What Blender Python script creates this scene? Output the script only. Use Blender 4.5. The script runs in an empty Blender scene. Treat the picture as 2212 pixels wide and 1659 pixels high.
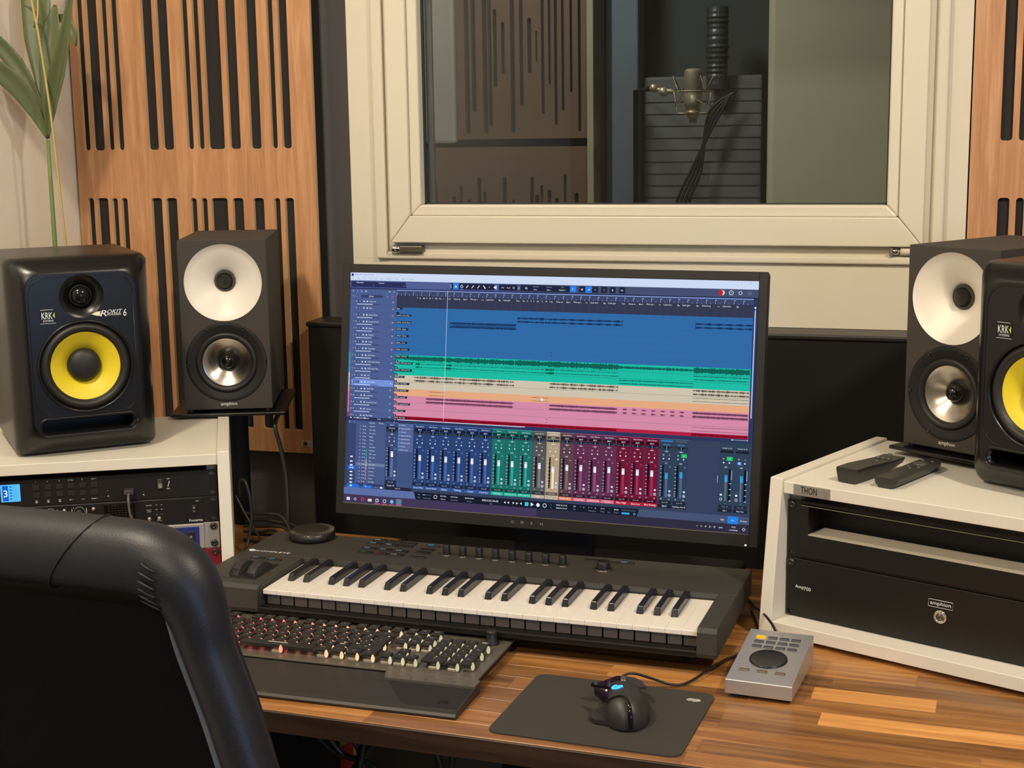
import bpy, bmesh, math, random
from mathutils import Matrix, Vector
random.seed(7)
sc = bpy.context.scene
COL = sc.collection
PI = math.pi

# ------------------------------------------------------------------ camera
def make_camera():
    cp, sp = math.cos(.1743), math.sin(.1743)
    cr, sr = math.cos(-.0145), math.sin(-.0145)
    r = Vector((1, 0, 0)); f = Vector((0, cp, -sp)); u = Vector((0, sp, cp))
    r2 = cr*r + sr*u; u2 = -sr*r + cr*u
    rz = Matrix.Rotation(.29, 3, 'Z')
    r2, u2, b2 = rz @ r2, rz @ u2, rz @ (-f)
    m = Matrix((r2, u2, b2)).transposed().to_4x4()
    m.translation = (0, 0, 1.4948)
    cd = bpy.data.cameras.new('camera'); cam = bpy.data.objects.new('camera', cd)
    COL.objects.link(cam); cam.matrix_world = m
    cd.sensor_fit = 'HORIZONTAL'; cd.sensor_width = 36.0; cd.lens = 3144.1/2212*36
    cd.clip_start = .02
    sc.camera = cam
make_camera()
sc.view_settings.view_transform = 'Standard'
sc.view_settings.look = 'None'
sc.view_settings.gamma = 1
sc.view_settings.use_curve_mapping = False
sc.view_settings.exposure = 0.0
w = bpy.data.worlds.new('world'); sc.world = w; w.use_nodes = True
w.node_tree.nodes['Background'].inputs[0].default_value = (.9, .8, .68, 1)
w.node_tree.nodes['Background'].inputs[1].default_value = .08

def lamp(name, loc, target, size, power, color, spread=None):
    ld = bpy.data.lights.new(name, 'AREA'); ld.shape = 'DISK'; ld.size = size
    ld.energy = power; ld.color = color
    if spread: ld.spread = spread
    o = bpy.data.objects.new(name, ld); COL.objects.link(o); o.location = loc
    d = Vector(target)-Vector(loc); o.rotation_euler = d.to_track_quat('-Z', 'Y').to_euler()
    return o
WARM = (1.0, .87, .68)
lamp('ceiling_lamp_left', (-1.15, .95, 2.56), (-1.25, 1.9, .9), .16, 22, WARM)
lamp('ceiling_lamp_right', (.75, 1.15, 2.56), (.2, 1.8, .8), .16, 25, WARM)
lamp('ceiling_lamp_rear', (-.5, -.6, 2.56), (-.5, .6, 1.0), .30, 18, WARM)
lamp('window_daylight', (1.85, -1.15, 1.5), (-1.3, 1.6, 1.15), .8, 22.0, (.42, .64, 1.0))
lamp('booth_fill_light', (-1.1, 3.6, 2.5), (-1.2, 4.4, 1.2), .3, 9, (1.0, .93, .80))  # added light to brighten the booth, no lamp seen there

# ------------------------------------------------------------------ materials
def s2l(c):
    c = c/255.0
    return c/12.92 if c <= .04045 else ((c+.055)/1.055)**2.4
def rgb(r, g, b): return (s2l(r), s2l(g), s2l(b), 1)
MATS = {}
def mat(name, col, rough=.5, metal=0.0, bump=None, var=None, emit=None, coat=0, spec=None, trans=0, aniso=None):
    """procedural principled material; bump=(scale,strength) var=(scale,amount)"""
    if name in MATS: return MATS[name]
    m = bpy.data.materials.new(name); m.use_nodes = True
    nt = m.node_tree; b = nt.nodes['Principled BSDF']
    b.inputs['Base Color'].default_value = col
    b.inputs['Roughness'].default_value = rough
    b.inputs['Metallic'].default_value = metal
    if coat: b.inputs['Coat Weight'].default_value = coat; b.inputs['Coat Roughness'].default_value = .15
    if spec is not None: b.inputs['Specular IOR Level'].default_value = spec
    if trans: b.inputs['Transmission Weight'].default_value = trans
    if emit:
        b.inputs['Emission Color'].default_value = col; b.inputs['Emission Strength'].default_value = emit
    tc = nt.nodes.new('ShaderNodeTexCoord')
    if bump:
        n = nt.nodes.new('ShaderNodeTexNoise'); n.inputs['Scale'].default_value = bump[0]; n.inputs['Detail'].default_value = 3
        nt.links.new(tc.outputs['Object'], n.inputs['Vector'])
        bp = nt.nodes.new('ShaderNodeBump'); bp.inputs['Strength'].default_value = bump[1]; bp.inputs['Distance'].default_value = .001
        nt.links.new(n.outputs[0], bp.inputs['Height']); nt.links.new(bp.outputs[0], b.inputs['Normal'])
    if var:
        n = nt.nodes.new('ShaderNodeTexNoise'); n.inputs['Scale'].default_value = var[0]; n.inputs['Detail'].default_value = 4
        nt.links.new(tc.outputs['Object'], n.inputs['Vector'])
        mx = nt.nodes.new('ShaderNodeMix'); mx.data_type = 'RGBA'
        mx.inputs['A'].default_value = [c*(1-var[1]) for c in col[:3]]+[1]
        mx.inputs['B'].default_value = [min(1, c*(1+var[1])) for c in col[:3]]+[1]
        nt.links.new(n.outputs[0], mx.inputs['Factor']); nt.links.new(mx.outputs['Result'], b.inputs['Base Color'])
    MATS[name] = m
    return m
def emit_mat(name, col, strength=1.0):
    if name in MATS: return MATS[name]
    m = bpy.data.materials.new(name); m.use_nodes = True; nt = m.node_tree; nt.nodes.clear()
    e = nt.nodes.new('ShaderNodeEmission'); o = nt.nodes.new('ShaderNodeOutputMaterial')
    e.inputs[0].default_value = col; e.inputs[1].default_value = strength
    nt.links.new(e.outputs[0], o.inputs[0]); MATS[name] = m; return m
def wood_mat(name, c1, c2, c3, rough, axis, scale=1.0, rand=True, coat=0):
    """grain stretched along one object axis, tone varied per object"""
    if name in MATS: return MATS[name]
    m = bpy.data.materials.new(name); m.use_nodes = True; nt = m.node_tree; b = nt.nodes['Principled BSDF']
    N = nt.nodes.new; L = nt.links.new
    tc = N('ShaderNodeTexCoord'); oi = N('ShaderNodeObjectInfo')
    mp = N('ShaderNodeMapping'); sc_ = [38*scale]*3; sc_[axis] = 2.4*scale
    mp.inputs['Scale'].default_value = sc_
    L(tc.outputs['Object'], mp.inputs['Vector'])
    if rand:
        mul = N('ShaderNodeMath'); mul.operation = 'MULTIPLY'; mul.inputs[1].default_value = 57
        L(oi.outputs['Random'], mul.inputs[0]); L(mul.outputs[0], mp.inputs['Location'])
    n = N('ShaderNodeTexNoise'); n.inputs['Scale'].default_value = 1.6; n.inputs['Detail'].default_value = 6; n.inputs['Distortion'].default_value = .8
    L(mp.outputs[0], n.inputs['Vector'])
    n2 = N('ShaderNodeTexNoise'); n2.inputs['Scale'].default_value = 9; n2.inputs['Detail'].default_value = 3
    L(mp.outputs[0], n2.inputs['Vector'])
    r = N('ShaderNodeValToRGB'); cr = r.color_ramp
    cr.elements[0].position = .3; cr.elements[0].color = c1; cr.elements[1].position = .72; cr.elements[1].color = c3
    e = cr.elements.new(.52); e.color = c2
    L(n.outputs[0], r.inputs[0])
    mx = N('ShaderNodeMix'); mx.data_type = 'RGBA'; mx.blend_type = 'MULTIPLY'; mx.inputs['Factor'].default_value = .35
    L(r.outputs[0], mx.inputs['A']); L(n2.outputs[0], mx.inputs['B'])
    hs = N('ShaderNodeHueSaturation')
    if rand:
        mr = N('ShaderNodeMapRange'); mr.inputs['To Min'].default_value = 1.05; mr.inputs['To Max'].default_value = 1.85
        L(oi.outputs['Random'], mr.inputs['Value']); L(mr.outputs[0], hs.inputs['Value'])
    else: hs.inputs['Value'].default_value = 1.35
    L(mx.outputs['Result'], hs.inputs['Color']); L(hs.outputs[0], b.inputs['Base Color'])
    bp = N('ShaderNodeBump'); bp.inputs['Strength'].default_value = .12; bp.inputs['Distance'].default_value = .0006
    L(n2.outputs[0], bp.inputs['Height']); L(bp.outputs[0], b.inputs['Normal'])
    b.inputs['Roughness'].default_value = rough
    if coat: b.inputs['Coat Weight'].default_value = coat; b.inputs['Coat Roughness'].default_value = .3
    MATS[name] = m; return m

BLACK = mat('black_plastic', rgb(30, 29, 27), .42)
SATIN = mat('satin_black_moulding', rgb(15, 15, 15), .29, bump=(900, .06))
MATTE = mat('matte_black', rgb(24, 23, 22), .7)
DEEP = mat('deep_black', rgb(9, 9, 9), .6)
NEXTEL = mat('charcoal_textured_paint', rgb(64, 58, 52), .75, bump=(1200, .25))
CREAM = mat('cream_waveguide', rgb(240, 232, 220), .38)
ALU = mat('brushed_aluminium', rgb(205, 200, 192), .28, 1.0)
STEEL = mat('steel', rgb(190, 185, 175), .3, 1.0)
CHROME = mat('chrome', rgb(235, 235, 235), .08, 1.0)
RUBBER = mat('rubber', rgb(34, 33, 31), .5)
YELLOW = mat('yellow_woven_cone', rgb(232, 208, 40), .42, bump=(900, .35))
WHITEP = mat('white_laminate', rgb(226, 219, 205), .42, bump=(1500, .05))
WHITEE = mat('pale_edge_banding', rgb(214, 205, 196), .45)
RAILM = mat('rack_rail_zinc', rgb(158, 152, 138), .4, .6)
PANELB = mat('black_anodised_panel', rgb(28, 26, 23), .45, .2, bump=(1600, .1))
WPAINT = mat('cream_wall_paint', rgb(224, 214, 194), .6, bump=(45, .5), var=(3, .03))
WINP = mat('white_window_plastic', rgb(228, 219, 198), .35)
CHAR = mat('charcoal_wall_paint', rgb(88, 84, 84), .85, bump=(60, .3))
FELT = mat('black_acoustic_felt', rgb(44, 42, 40), .95, bump=(1500, .4))
FABRIC = mat('black_stretched_fabric', rgb(20, 19, 18), .95, bump=(2500, .5))
KEYW = mat('piano_white', rgb(244, 236, 226), .22, coat=.3)
KEYB = mat('piano_black', rgb(26, 26, 30), .28, coat=.3)
KOMP = mat('graphite_soft_plastic', rgb(58, 55, 49), .6, bump=(1600, .2))
PRINT = mat('white_print', rgb(225, 225, 220), .6, emit=.15)  # print given a faint glow of its own
PRINTG = mat('grey_print', rgb(150, 148, 142), .6)
CABLE = mat('black_cable', rgb(28, 27, 26), .45)
LEATHER = None
def leather():
    global LEATHER
    m = mat('black_leather', rgb(26, 28, 35), .44, bump=(700, .22))  # slight blue tint in the base stands in for blue daylight
    return m
LEATHER = leather()
WOODP = wood_mat('beech_veneer', rgb(176, 124, 84), rgb(190, 138, 96), rgb(204, 154, 112), .45, 2, .9, rand=False)
WOODEDGE = mat('raw_beech_edge', rgb(232, 196, 150), .6)
STAVE_D = wood_mat('acacia_dark', rgb(92, 60, 32), rgb(124, 84, 46), rgb(148, 104, 60), .34, 0, 1, coat=.25)
STAVE_M = wood_mat('acacia_mid', rgb(120, 78, 42), rgb(150, 102, 56), rgb(172, 124, 72), .34, 0, 1, coat=.25)
STAVE_L = wood_mat('acacia_light', rgb(168, 112, 58), rgb(188, 132, 74), rgb(204, 150, 90), .34, 0, 1, coat=.25)

# ------------------------------------------------------------------ mesh builder
TXT = {}
def text_geo(s):
    """flat triangulated lettering, height ~ 1, centred; cached"""
    if s in TXT: return TXT[s]
    cu = bpy.data.curves.new('t', 'FONT'); cu.body = s; cu.size = 1; cu.resolution_u = 2
    cu.align_x = 'CENTER'; cu.align_y = 'CENTER'
    ob = bpy.data.objects.new('t', cu); me = ob.to_mesh()
    vs = [(v.co.x, v.co.y) for v in me.vertices]; fs = [tuple(p.vertices) for p in me.polygons]
    ob.to_mesh_clear(); bpy.data.objects.remove(ob); bpy.data.curves.remove(cu)
    if vs:
        x0 = min(v[0] for v in vs); x1 = max(v[0] for v in vs); y0 = min(v[1] for v in vs); y1 = max(v[1] for v in vs)
        cx = (x0+x1)/2; cy = (y0+y1)/2
        vs = [(v[0]-cx, v[1]-cy) for v in vs]
        TXT[s] = (vs, fs, x1-x0, y1-y0)
    else: TXT[s] = ([], [], 1, 1)
    return TXT[s]

class MB:
    def __init__(self): self.v = []; self.f = []; self.mi = []; self.sm = []; self.M = Matrix.Identity(4); self.mat = 0; self.smooth = False; self.col = []; self.c = None
    def add(self, vs, fs, smooth=None):
        b = len(self.v); M = self.M
        self.v += [tuple(M @ Vector(p)) for p in vs]
        for f in fs:
            self.f.append(tuple(i+b for i in f)); self.mi.append(self.mat); self.sm.append(self.smooth if smooth is None else smooth); self.col.append(self.c)
    def box(self, x0, x1, y0, y1, z0, z1):
        self.add([(x0, y0, z0), (x1, y0, z0), (x1, y1, z0), (x0, y1, z0), (x0, y0, z1), (x1, y0, z1), (x1, y1, z1), (x0, y1, z1)],
                 [(0, 3, 2, 1), (4, 5, 6, 7), (0, 1, 5, 4), (1, 2, 6, 5), (2, 3, 7, 6), (3, 0, 4, 7)], False)
    def bm(self, bm, smooth=None):
        bm.verts.ensure_lookup_table(); bm.verts.index_update()
        self.add([v.co[:] for v in bm.verts], [tuple(v.index for v in f.verts) for f in bm.faces], smooth)
        bm.free()
    def bbox(self, x0, x1, y0, y1, z0, z1, r=.002, seg=2, smooth=False):
        bm = bmesh.new(); bmesh.ops.create_cube(bm, size=1)
        for v in bm.verts:
            v.co = ((x0+x1)/2+v.co.x*(x1-x0), (y0+y1)/2+v.co.y*(y1-y0), (z0+z1)/2+v.co.z*(z1-z0))
        r = min(r, (x1-x0)*.49, (y1-y0)*.49, (z1-z0)*.49)
        bmesh.ops.bevel(bm, geom=bm.edges[:], offset=r, segments=seg, profile=.5, affect='EDGES')
        self.bm(bm, smooth)
    def lathe(self, prof, cx=0, cz=0, axis='Y', n=48, smooth=True, ang=2*PI, cy=0):
        """prof: (radius, position along axis); axis Y: centre (cx, cz); axis Z: centre (cx, cy)"""
        vs = []; fs = []; k = len(prof)
        for i in range(n):
            a = ang*i/n; c, s = math.cos(a), math.sin(a)
            for r, t in prof:
                if axis == 'Y': vs.append((cx+r*c, cy+t, cz+r*s))
                elif axis == 'Z': vs.append((cx+r*c, cy+r*s, cz+t))
                else: vs.append((cx+t, cy+r*c, cz+r*s))
        for i in range(n):
            j = (i+1) % n
            for q in range(k-1):
                a, b, c_, d = i*k+q, i*k+q+1, j*k+q+1, j*k+q
                if prof[q][0] == 0 and prof[q+1][0] == 0: continue
                if prof[q][0] == 0: fs.append((a, b, c_))
                elif prof[q+1][0] == 0: fs.append((a, b, d))
                else: fs.append((a, b, c_, d))
        self.add(vs, fs, smooth)
    def cyl(self, r, t0, t1, cx=0, cz=0, axis='Z', n=24, cy=0, bev=0, smooth=True):
        if bev: p = [(0, t0), (r-bev, t0), (r, t0+bev), (r, t1-bev), (r-bev, t1), (0, t1)]
        else: p = [(0, t0), (r, t0), (r, t1), (0, t1)]
        self.lathe(p, cx, cz, axis, n, False if not bev and not smooth else False, cy=cy)
    def poly(self, pts, t0, t1, axis='Y'):
        """extruded polygon; pts in the other two axes"""
        n = len(pts)
        def P(a, b, t): return (a, t, b) if axis == 'Y' else ((a, b, t) if axis == 'Z' else (t, a, b))
        vs = [P(a, b, t0) for a, b in pts]+[P(a, b, t1) for a, b in pts]
        fs = [tuple(range(n)), tuple(range(2*n-1, n-1, -1))]+[(i, (i+1) % n, n+(i+1) % n, n+i) for i in range(n)]
        self.add(vs, fs, False)
    def loft(self, loops, cap=True, smooth=True):
        n = len(loops[0]); vs = [p for l in loops for p in l]; fs = []
        for k in range(len(loops)-1):
            for i in range(n):
                j = (i+1) % n; fs.append((k*n+i, k*n+j, (k+1)*n+j, (k+1)*n+i))
        if cap: fs.append(tuple(range(n-1, -1, -1))); fs.append(tuple((len(loops)-1)*n+i for i in range(n)))
        self.add(vs, fs, smooth)
    def tube(self, pts, r, n=8, sub=6, smooth=True, closed=False):
        P = [Vector(p) for p in pts]
        if sub > 1 and len(P) > 2:   # catmull-rom
            Q = []
            for i in range(len(P)-1):
                p0 = P[max(i-1, 0)]; p1 = P[i]; p2 = P[i+1]; p3 = P[min(i+2, len(P)-1)]
                for k in range(sub):
                    t = k/sub
                    Q.append(.5*((2*p1)+(-p0+p2)*t+(2*p0-5*p1+4*p2-p3)*t*t+(-p0+3*p1-3*p2+p3)*t**3))
            Q.append(P[-1]); P = Q
        loops = []; up = Vector((.3, .2, 1)).normalized()
        for i, p in enumerate(P):
            d = (P[min(i+1, len(P)-1)]-P[max(i-1, 0)])
            d = d.normalized() if d.length > 1e-9 else Vector((0, 0, 1))
            a = d.cross(up)
            if a.length < .05: a = d.cross(Vector((1, .1, 0)))
            a.normalize(); b = d.cross(a); up = -b if False else up
            if isinstance(r, list):
                q_ = i/(len(P)-1)*(len(r)-1); k0 = min(int(q_), len(r)-2); rr = r[k0]+(r[k0+1]-r[k0])*(q_-k0)
            else: rr = r
            loops.append([tuple(p+a*rr*math.cos(2*PI*k/n)+b*rr*math.sin(2*PI*k/n)) for k in range(n)])
        self.loft(loops, True, smooth)
    def quad(self, x0, x1, z0, z1, y=0):
        """flat print facing -Y"""
        self.add([(x0, y, z0), (x1, y, z0), (x1, y, z1), (x0, y, z1)], [(0, 1, 2, 3)], False)
    def text(self, s, x, z, h=None, w=None, y=0, plane='XZ', sx=1.0, rot=0, shear=0):
        """lettering centred at (x, z); h = height or w = width in metres"""
        vs, fs, W, H = text_geo(s)
        if not vs: return
        k = (h/H) if h else (w/W)
        kx = (w/W) if (w and h) else k*sx
        c, sn = math.cos(rot), math.sin(rot)
        pts = []
        for a, b in vs:
            a2 = a*kx+shear*b*k; b2 = b*k
            a3 = a2*c-b2*sn; b3 = a2*sn+b2*c
            pts.append((x+a3, y, z+b3) if plane == 'XZ' else (x+a3, z+b3, y))
        self.add(pts, fs, False)
    def build(self, name, mats, parent=None, colors=False):
        me = bpy.data.meshes.new(name); me.from_pydata(self.v, [], self.f)
        if not isinstance(mats, (list, tuple)): mats = [mats]
        for m in mats: me.materials.append(m)
        me.polygons.foreach_set('material_index', self.mi); me.polygons.foreach_set('use_smooth', self.sm)
        if colors:
            ca = me.color_attributes.new('Col', 'FLOAT_COLOR', 'CORNER'); arr = []
            for f, c in zip(self.f, self.col): arr += list(c or (0, 0, 0, 1))*len(f)
            ca.data.foreach_set('color', arr)
        bm = bmesh.new(); bm.from_mesh(me)
        if not colors: bmesh.ops.recalc_face_normals(bm, faces=bm.faces)
        bm.to_mesh(me); bm.free(); me.update()
        o = bpy.data.objects.new(name, me); COL.objects.link(o)
        if parent: o.parent = parent
        return o
def tag(o, label=None, cat=None, group=None, kind=None):
    if label: o['label'] = label
    if cat: o['category'] = cat
    if group: o['group'] = group
    if kind: o['kind'] = kind
    return o
def thing(name, label, cat, loc=(0, 0, 0), rz=0, group=None):
    o = bpy.data.objects.new(name, None); COL.objects.link(o); o.location = loc; o.rotation_euler = (0, 0, rz)
    o.empty_display_size = .05
    return tag(o, label, cat, group)
def struct(o): o['kind'] = 'structure'; return o
def copypart(o, parent, loc=None):
    c = o.copy(); COL.objects.link(c); c.parent = parent
    if loc is not None: c.location = loc
    return c
def cut(obj, cutters):
    """carve real recesses: boolean difference, baked into the mesh"""
    par = obj.parent; obj.parent = None
    for cmb in cutters:
        c = cmb.build('tmp', MATTE)
        m = obj.modifiers.new('b', 'BOOLEAN'); m.object = c; m.operation = 'DIFFERENCE'; m.solver = 'EXACT'
        bpy.context.view_layer.update()
        dg = bpy.context.evaluated_depsgraph_get()
        me = bpy.data.meshes.new_from_object(obj.evaluated_get(dg))
        obj.modifiers.clear(); old = obj.data; obj.data = me; bpy.data.meshes.remove(old)
        cm = c.data; bpy.data.objects.remove(c); bpy.data.meshes.remove(cm)
    obj.parent = par
    return obj
def rrect(x0, x1, z0, z1, r, n=6):
    p = []
    for cx, cz, a0 in ((x1-r, z1-r, 0), (x0+r, z1-r, PI/2), (x0+r, z0+r, PI), (x1-r, z0+r, 1.5*PI)):
        for i in range(n+1):
            a = a0+PI/2*i/n; p.append((cx+r*math.cos(a), cz+r*math.sin(a)))
    return p
DZ = .74

# ================================================================== ROOM SHELL
def sbox(name, m, *a):
    b = MB(); b.box(*a); return struct(b.build(name, m))
sbox('floor', mat('grey_floor', rgb(120, 112, 104), .5, var=(6, .15)), -1.95, 2.1, -1.6, 4.9, -.05, 0)
sbox('ceiling', mat('ceiling_white', rgb(225, 220, 210), .8), -1.95, 2.1, -1.6, 4.9, 2.62, 2.67)
sbox('wall_left', mat('left_wall_lightened', rgb(246, 238, 222), .65, bump=(30, .4)), -1.90, -1.822, -1.6, 2.95, 0, 2.62)  # paint lightened to make up for weak light on this wall
sbox('wall_right', mat('warm_wall', rgb(190, 178, 160), .8), 2.05, 2.1, -1.6, 2.95, 0, 2.62)
sbox('wall_back', mat('warm_wall', rgb(190, 178, 160), .8), -1.822, 2.05, -1.6, -1.55, 0, 2.62)
# front wall: charcoal left of and below the window, cream right of it
b = MB(); b.box(-1.822, -1.11, 2.86, 2.95, 0, 2.62); b.box(-1.11, -.02, 2.86, 2.95, 0, 1.25); b.box(-1.11, -.02, 2.86, 2.95, 2.14, 2.62)
struct(b.build('wall_front', CHAR))
sbox('wall_front_right', mat('charcoal_right', rgb(96, 88, 80), .85), -.02, 2.05, 2.86, 2.95, 0, 2.62)

# cream painted timber casing around the window, in four boards with a stepped bead
b = MB()
b.bbox(-1.1746, -1.085, 2.80, 2.86, 1.2335, 2.3, .0006)
trim = b.build('trim_1', WPAINT); struct(trim); trim['label'] = 'cream painted casing board left of the window'
b = MB(); b.bbox(-1.1746, .0290, 2.80, 2.86, 1.11, 1.2335, .0006); b.box(-1.085, -.045, 2.80, 2.86, 1.2335, 1.275); struct(b.build('trim_2', WPAINT))
b = MB(); b.bbox(-.045, .036, 2.80, 2.86, 1.2335, 2.3, .0008, 1); b.bbox(.0290, .036, 2.803, 2.86, 1.11, 1.2335, .003, 2); struct(b.build('trim_3', WPAINT))
b = MB(); b.bbox(-1.085, -.045, 2.80, 2.86, 2.13, 2.3, .002); struct(b.build('trim_4', WPAINT))
b = MB()   # inner bead strips
b.bbox(-1.119, -1.094, 2.787, 2.80, 1.2333, 2.2, .005, 3); b.bbox(-1.119, -.0, 2.790, 2.80, 1.2333, 1.2480, .004, 3); b.bbox(-.0245, -.003, 2.787, 2.80, 1.2333, 2.2, .005, 3)
struct(b.build('trim_5', WPAINT))

win = bpy.data.objects.new('window_1', None); COL.objects.link(win); struct(win); win.location = (0, 0, 0)
X0, X1, Z0, Z1 = -1.0835, -.0385, 1.2675, 2.13
GX0, GX1, GZ0, GZ1 = -1.0185, -.1050, 1.3440, 2.05
BX0, BX1, BZ0, BZ1 = GX0-.022, GX1+.022, GZ0-.022, GZ1+.022
def frame_member(pts, name, y0, y1, m=WINP, r=.002):
    bm = bmesh.new(); vs = [bm.verts.new((x, y0, z)) for x, z in pts]; vb = [bm.verts.new((x, y1, z)) for x, z in pts]
    bm.faces.new(vs); bm.faces.new(vb[::-1])
    for i in range(4): bm.faces.new((vs[i], vb[i], vb[(i+1) % 4], vs[(i+1) % 4]))
    bmesh.ops.recalc_face_normals(bm, faces=bm.faces)
    bmesh.ops.bevel(bm, geom=bm.edges[:], offset=r, segments=2, profile=.5, affect='EDGES')
    q = MB(); q.bm(bm); return q.build(name, m, win)
g = .0004
for pts in ([(X0, Z0), (X1, Z0), (BX1-g, BZ0), (BX0+g, BZ0)], [(X0, Z0+2*g), (BX0, BZ0+2*g), (BX0, BZ1), (X0, Z1)],
            [(X1, Z0+2*g), (X1, Z1), (BX1, BZ1), (BX1, BZ0+2*g)], [(X0, Z1+g), (BX0, BZ1+g), (BX1, BZ1+g), (X1, Z1+g)]):
    frame_member(pts, 'sash_rail', 2.778, 2.84, r=.0025)
for pts in ([(BX0, BZ0), (BX1, BZ0), (GX1, GZ0), (GX0, GZ0)], [(BX0, BZ0), (GX0, GZ0), (GX0, GZ1), (BX0, BZ1)],
            [(BX1, BZ0), (BX1, BZ1), (GX1, GZ1), (GX1, GZ0)], [(BX0, BZ1), (GX0, GZ1), (GX1, GZ1), (BX1, BZ1)]):
    frame_member(pts, 'glazing_bead', 2.786, 2.835, r=.004)
b = MB()
b.box(GX0-.004, GX0+.004, 2.812, 2.818, GZ0, GZ1); b.box(GX1-.003, GX1+.003, 2.812, 2.818, GZ0, GZ1); b.box(GX0, GX1, 2.812, 2.818, GZ0-.002, GZ0+.0025)
b.build('glazing_gasket', RUBBER, win)
b = MB(); b.box(GX0+.004, GX0+.017, 2.825, 2.834, GZ0, GZ1); b.box(GX0, GX1, 2.825, 2.834, GZ0-.005, GZ0+.001)
b.build('glass_spacer', mat('grey_spacer', rgb(92, 94, 96), .4, .5), win)
def glass():
    m = bpy.data.materials.new('window_glass'); m.use_nodes = True; nt = m.node_tree; nt.nodes.clear(); N = nt.nodes.new
    t = N('ShaderNodeBsdfTransparent'); t.inputs[0].default_value = (.86, .9, .9, 1)
    gl = N('ShaderNodeBsdfGlossy'); gl.inputs['Roughness'].default_value = .02; gl.inputs[0].default_value = (1, 1, 1, 1)
    fr = N('ShaderNodeFresnel'); fr.inputs[0].default_value = 1.5
    mx = N('ShaderNodeMixShader'); o = N('ShaderNodeOutputMaterial')
    nt.links.new(fr.outputs[0], mx.inputs[0]); nt.links.new(t.outputs[0], mx.inputs[1]); nt.links.new(gl.outputs[0], mx.inputs[2]); nt.links.new(mx.outputs[0], o.inputs[0])
    return m
GLASS = glass()
b = MB(); b.box(GX0-.003, GX1+.003, 2.819, 2.823, GZ0-.003, GZ1+.003); b.build('glass_pane', GLASS, win)
# hinge fittings under the sash
t = thing('window_hinge', 'dark metal tilt hinge bracket at lower left corner of the window sash', 'hinge', (-1.049, 2.80, 1.2545))
b = MB(); b.bbox(-.033, .033, -.02, 0, -.0085, .0075, .003); b.build('cover', mat('dull_bronze', rgb(120, 112, 98), .35, .8), t)
b = MB(); b.lathe([(0, -.012), (.007, -.01), (.0085, .0), (.007, .012), (0, .013)], 0, 0, 'X', 16, cy=-.016); b.M = Matrix.Translation((0, 0, 0))
o = b.build('pin', CHROME, t); o.location = (-.026, 0, 0)
t = thing('window_hinge', 'white capped hinge pin at lower right corner of the window sash', 'hinge', (-.079, 2.80, 1.2590))
b = MB(); b.lathe([(0, .0), (.0075, .001), (.0078, .026), (0, .028)], 0, 0, 'X', 20, cy=-.010); b.build('cap', WINP, t)
b = MB(); b.lathe([(0, -.018), (.005, -.017), (.0065, -.008), (.005, -.002), (0, 0)], 0, 0, 'X', 20, cy=-.010); b.bbox(-.019, -.012, -.016, 0, -.009, .007, .001); b.build('pin', CHROME, t)

# ================================================================== SLOTTED WOODEN PANELS
SL = [(.026, .0358), (.0495, .071), (.0854, .0943), (.1087, .1187), (.1817, .2019), (.2171, .2379), (.2756, .285), (.3007, .31), (.3242, .3576), (.3742, .3945), (.4219, .442), (.47, .4794), (.4946, .5108)]
def slotted_panel(name, label, x0, width, zb, zt_, rows, slots, y0, depth, mirror=False, wood=WOODP, loc_group=None, edge=WOODEDGE):
    t = thing(name, label, 'acoustic panel', (x0, y0+depth, zb), 0, loc_group)
    H = zt_-zb
    b = MB(); b.box(0, width, -depth, -depth+.009, 0, H)
    o = b.build('board', [wood, edge], t)
    cs = []
    c = MB()
    for (a, d) in slots:
        a = a-.009*(1.815-a)/2.8
        if mirror: a, d = width-d, width-a
        for (r0, r1) in rows:
            rr = min(.006, (d-a)*.49)
            c.poly(rrect(a, d, r0, r1, rr, 5), -depth-.01, -depth+.03)
    cs.append(c)
    cut(o, cs)
    # raw edge colour on slot walls and outer edges
    o.data.materials.clear(); o.data.materials.append(wood); o.data.materials.append(edge)
    for p in o.data.polygons: p.material_index = 0 if abs(p.normal.y) > .7 else 1
    b = MB(); b.box(.006, width-.006, -depth+.0095, 0, .006, H-.006); b.build('felt_backing', FELT, t)
    return t
rows = [(.0499, .5443), (.6467, 1.14)]
pl = slotted_panel('slotted_wood_panel', 'beech slotted acoustic panel on the charcoal wall behind the left speakers', -1.815, .5618, .8125, 2.0025, rows, SL, 2.80, .0595)
b = MB(); b.bbox(.508, .552, -.0622, -.0602, .0145, .0285, .0008); b.build('maker_plate', mat('plate_silver', rgb(196, 186, 168), .4, .3), pl)
b = MB(); b.lathe([(0, -.0627), (.0048, -.0626), (.005, -.0622)], .516, .0215, 'Y', 20); b.quad(.5156, .5163, .0165, .0265, -.0629)
b.build('plate_emblem', mat('emblem_dark', rgb(60, 56, 50), .5), pl)
b = MB(); b.text('acoustics', .5355, .0213, w=.026, y=-.0625); b.build('plate_lettering', PRINTG, pl)
slotted_panel('slotted_wood_panel', 'beech slotted acoustic panel right of the window, cut off by the frame', .0385, .5618, .8125, 2.0025, rows, SL, 2.80, .0595, mirror=True)

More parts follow.
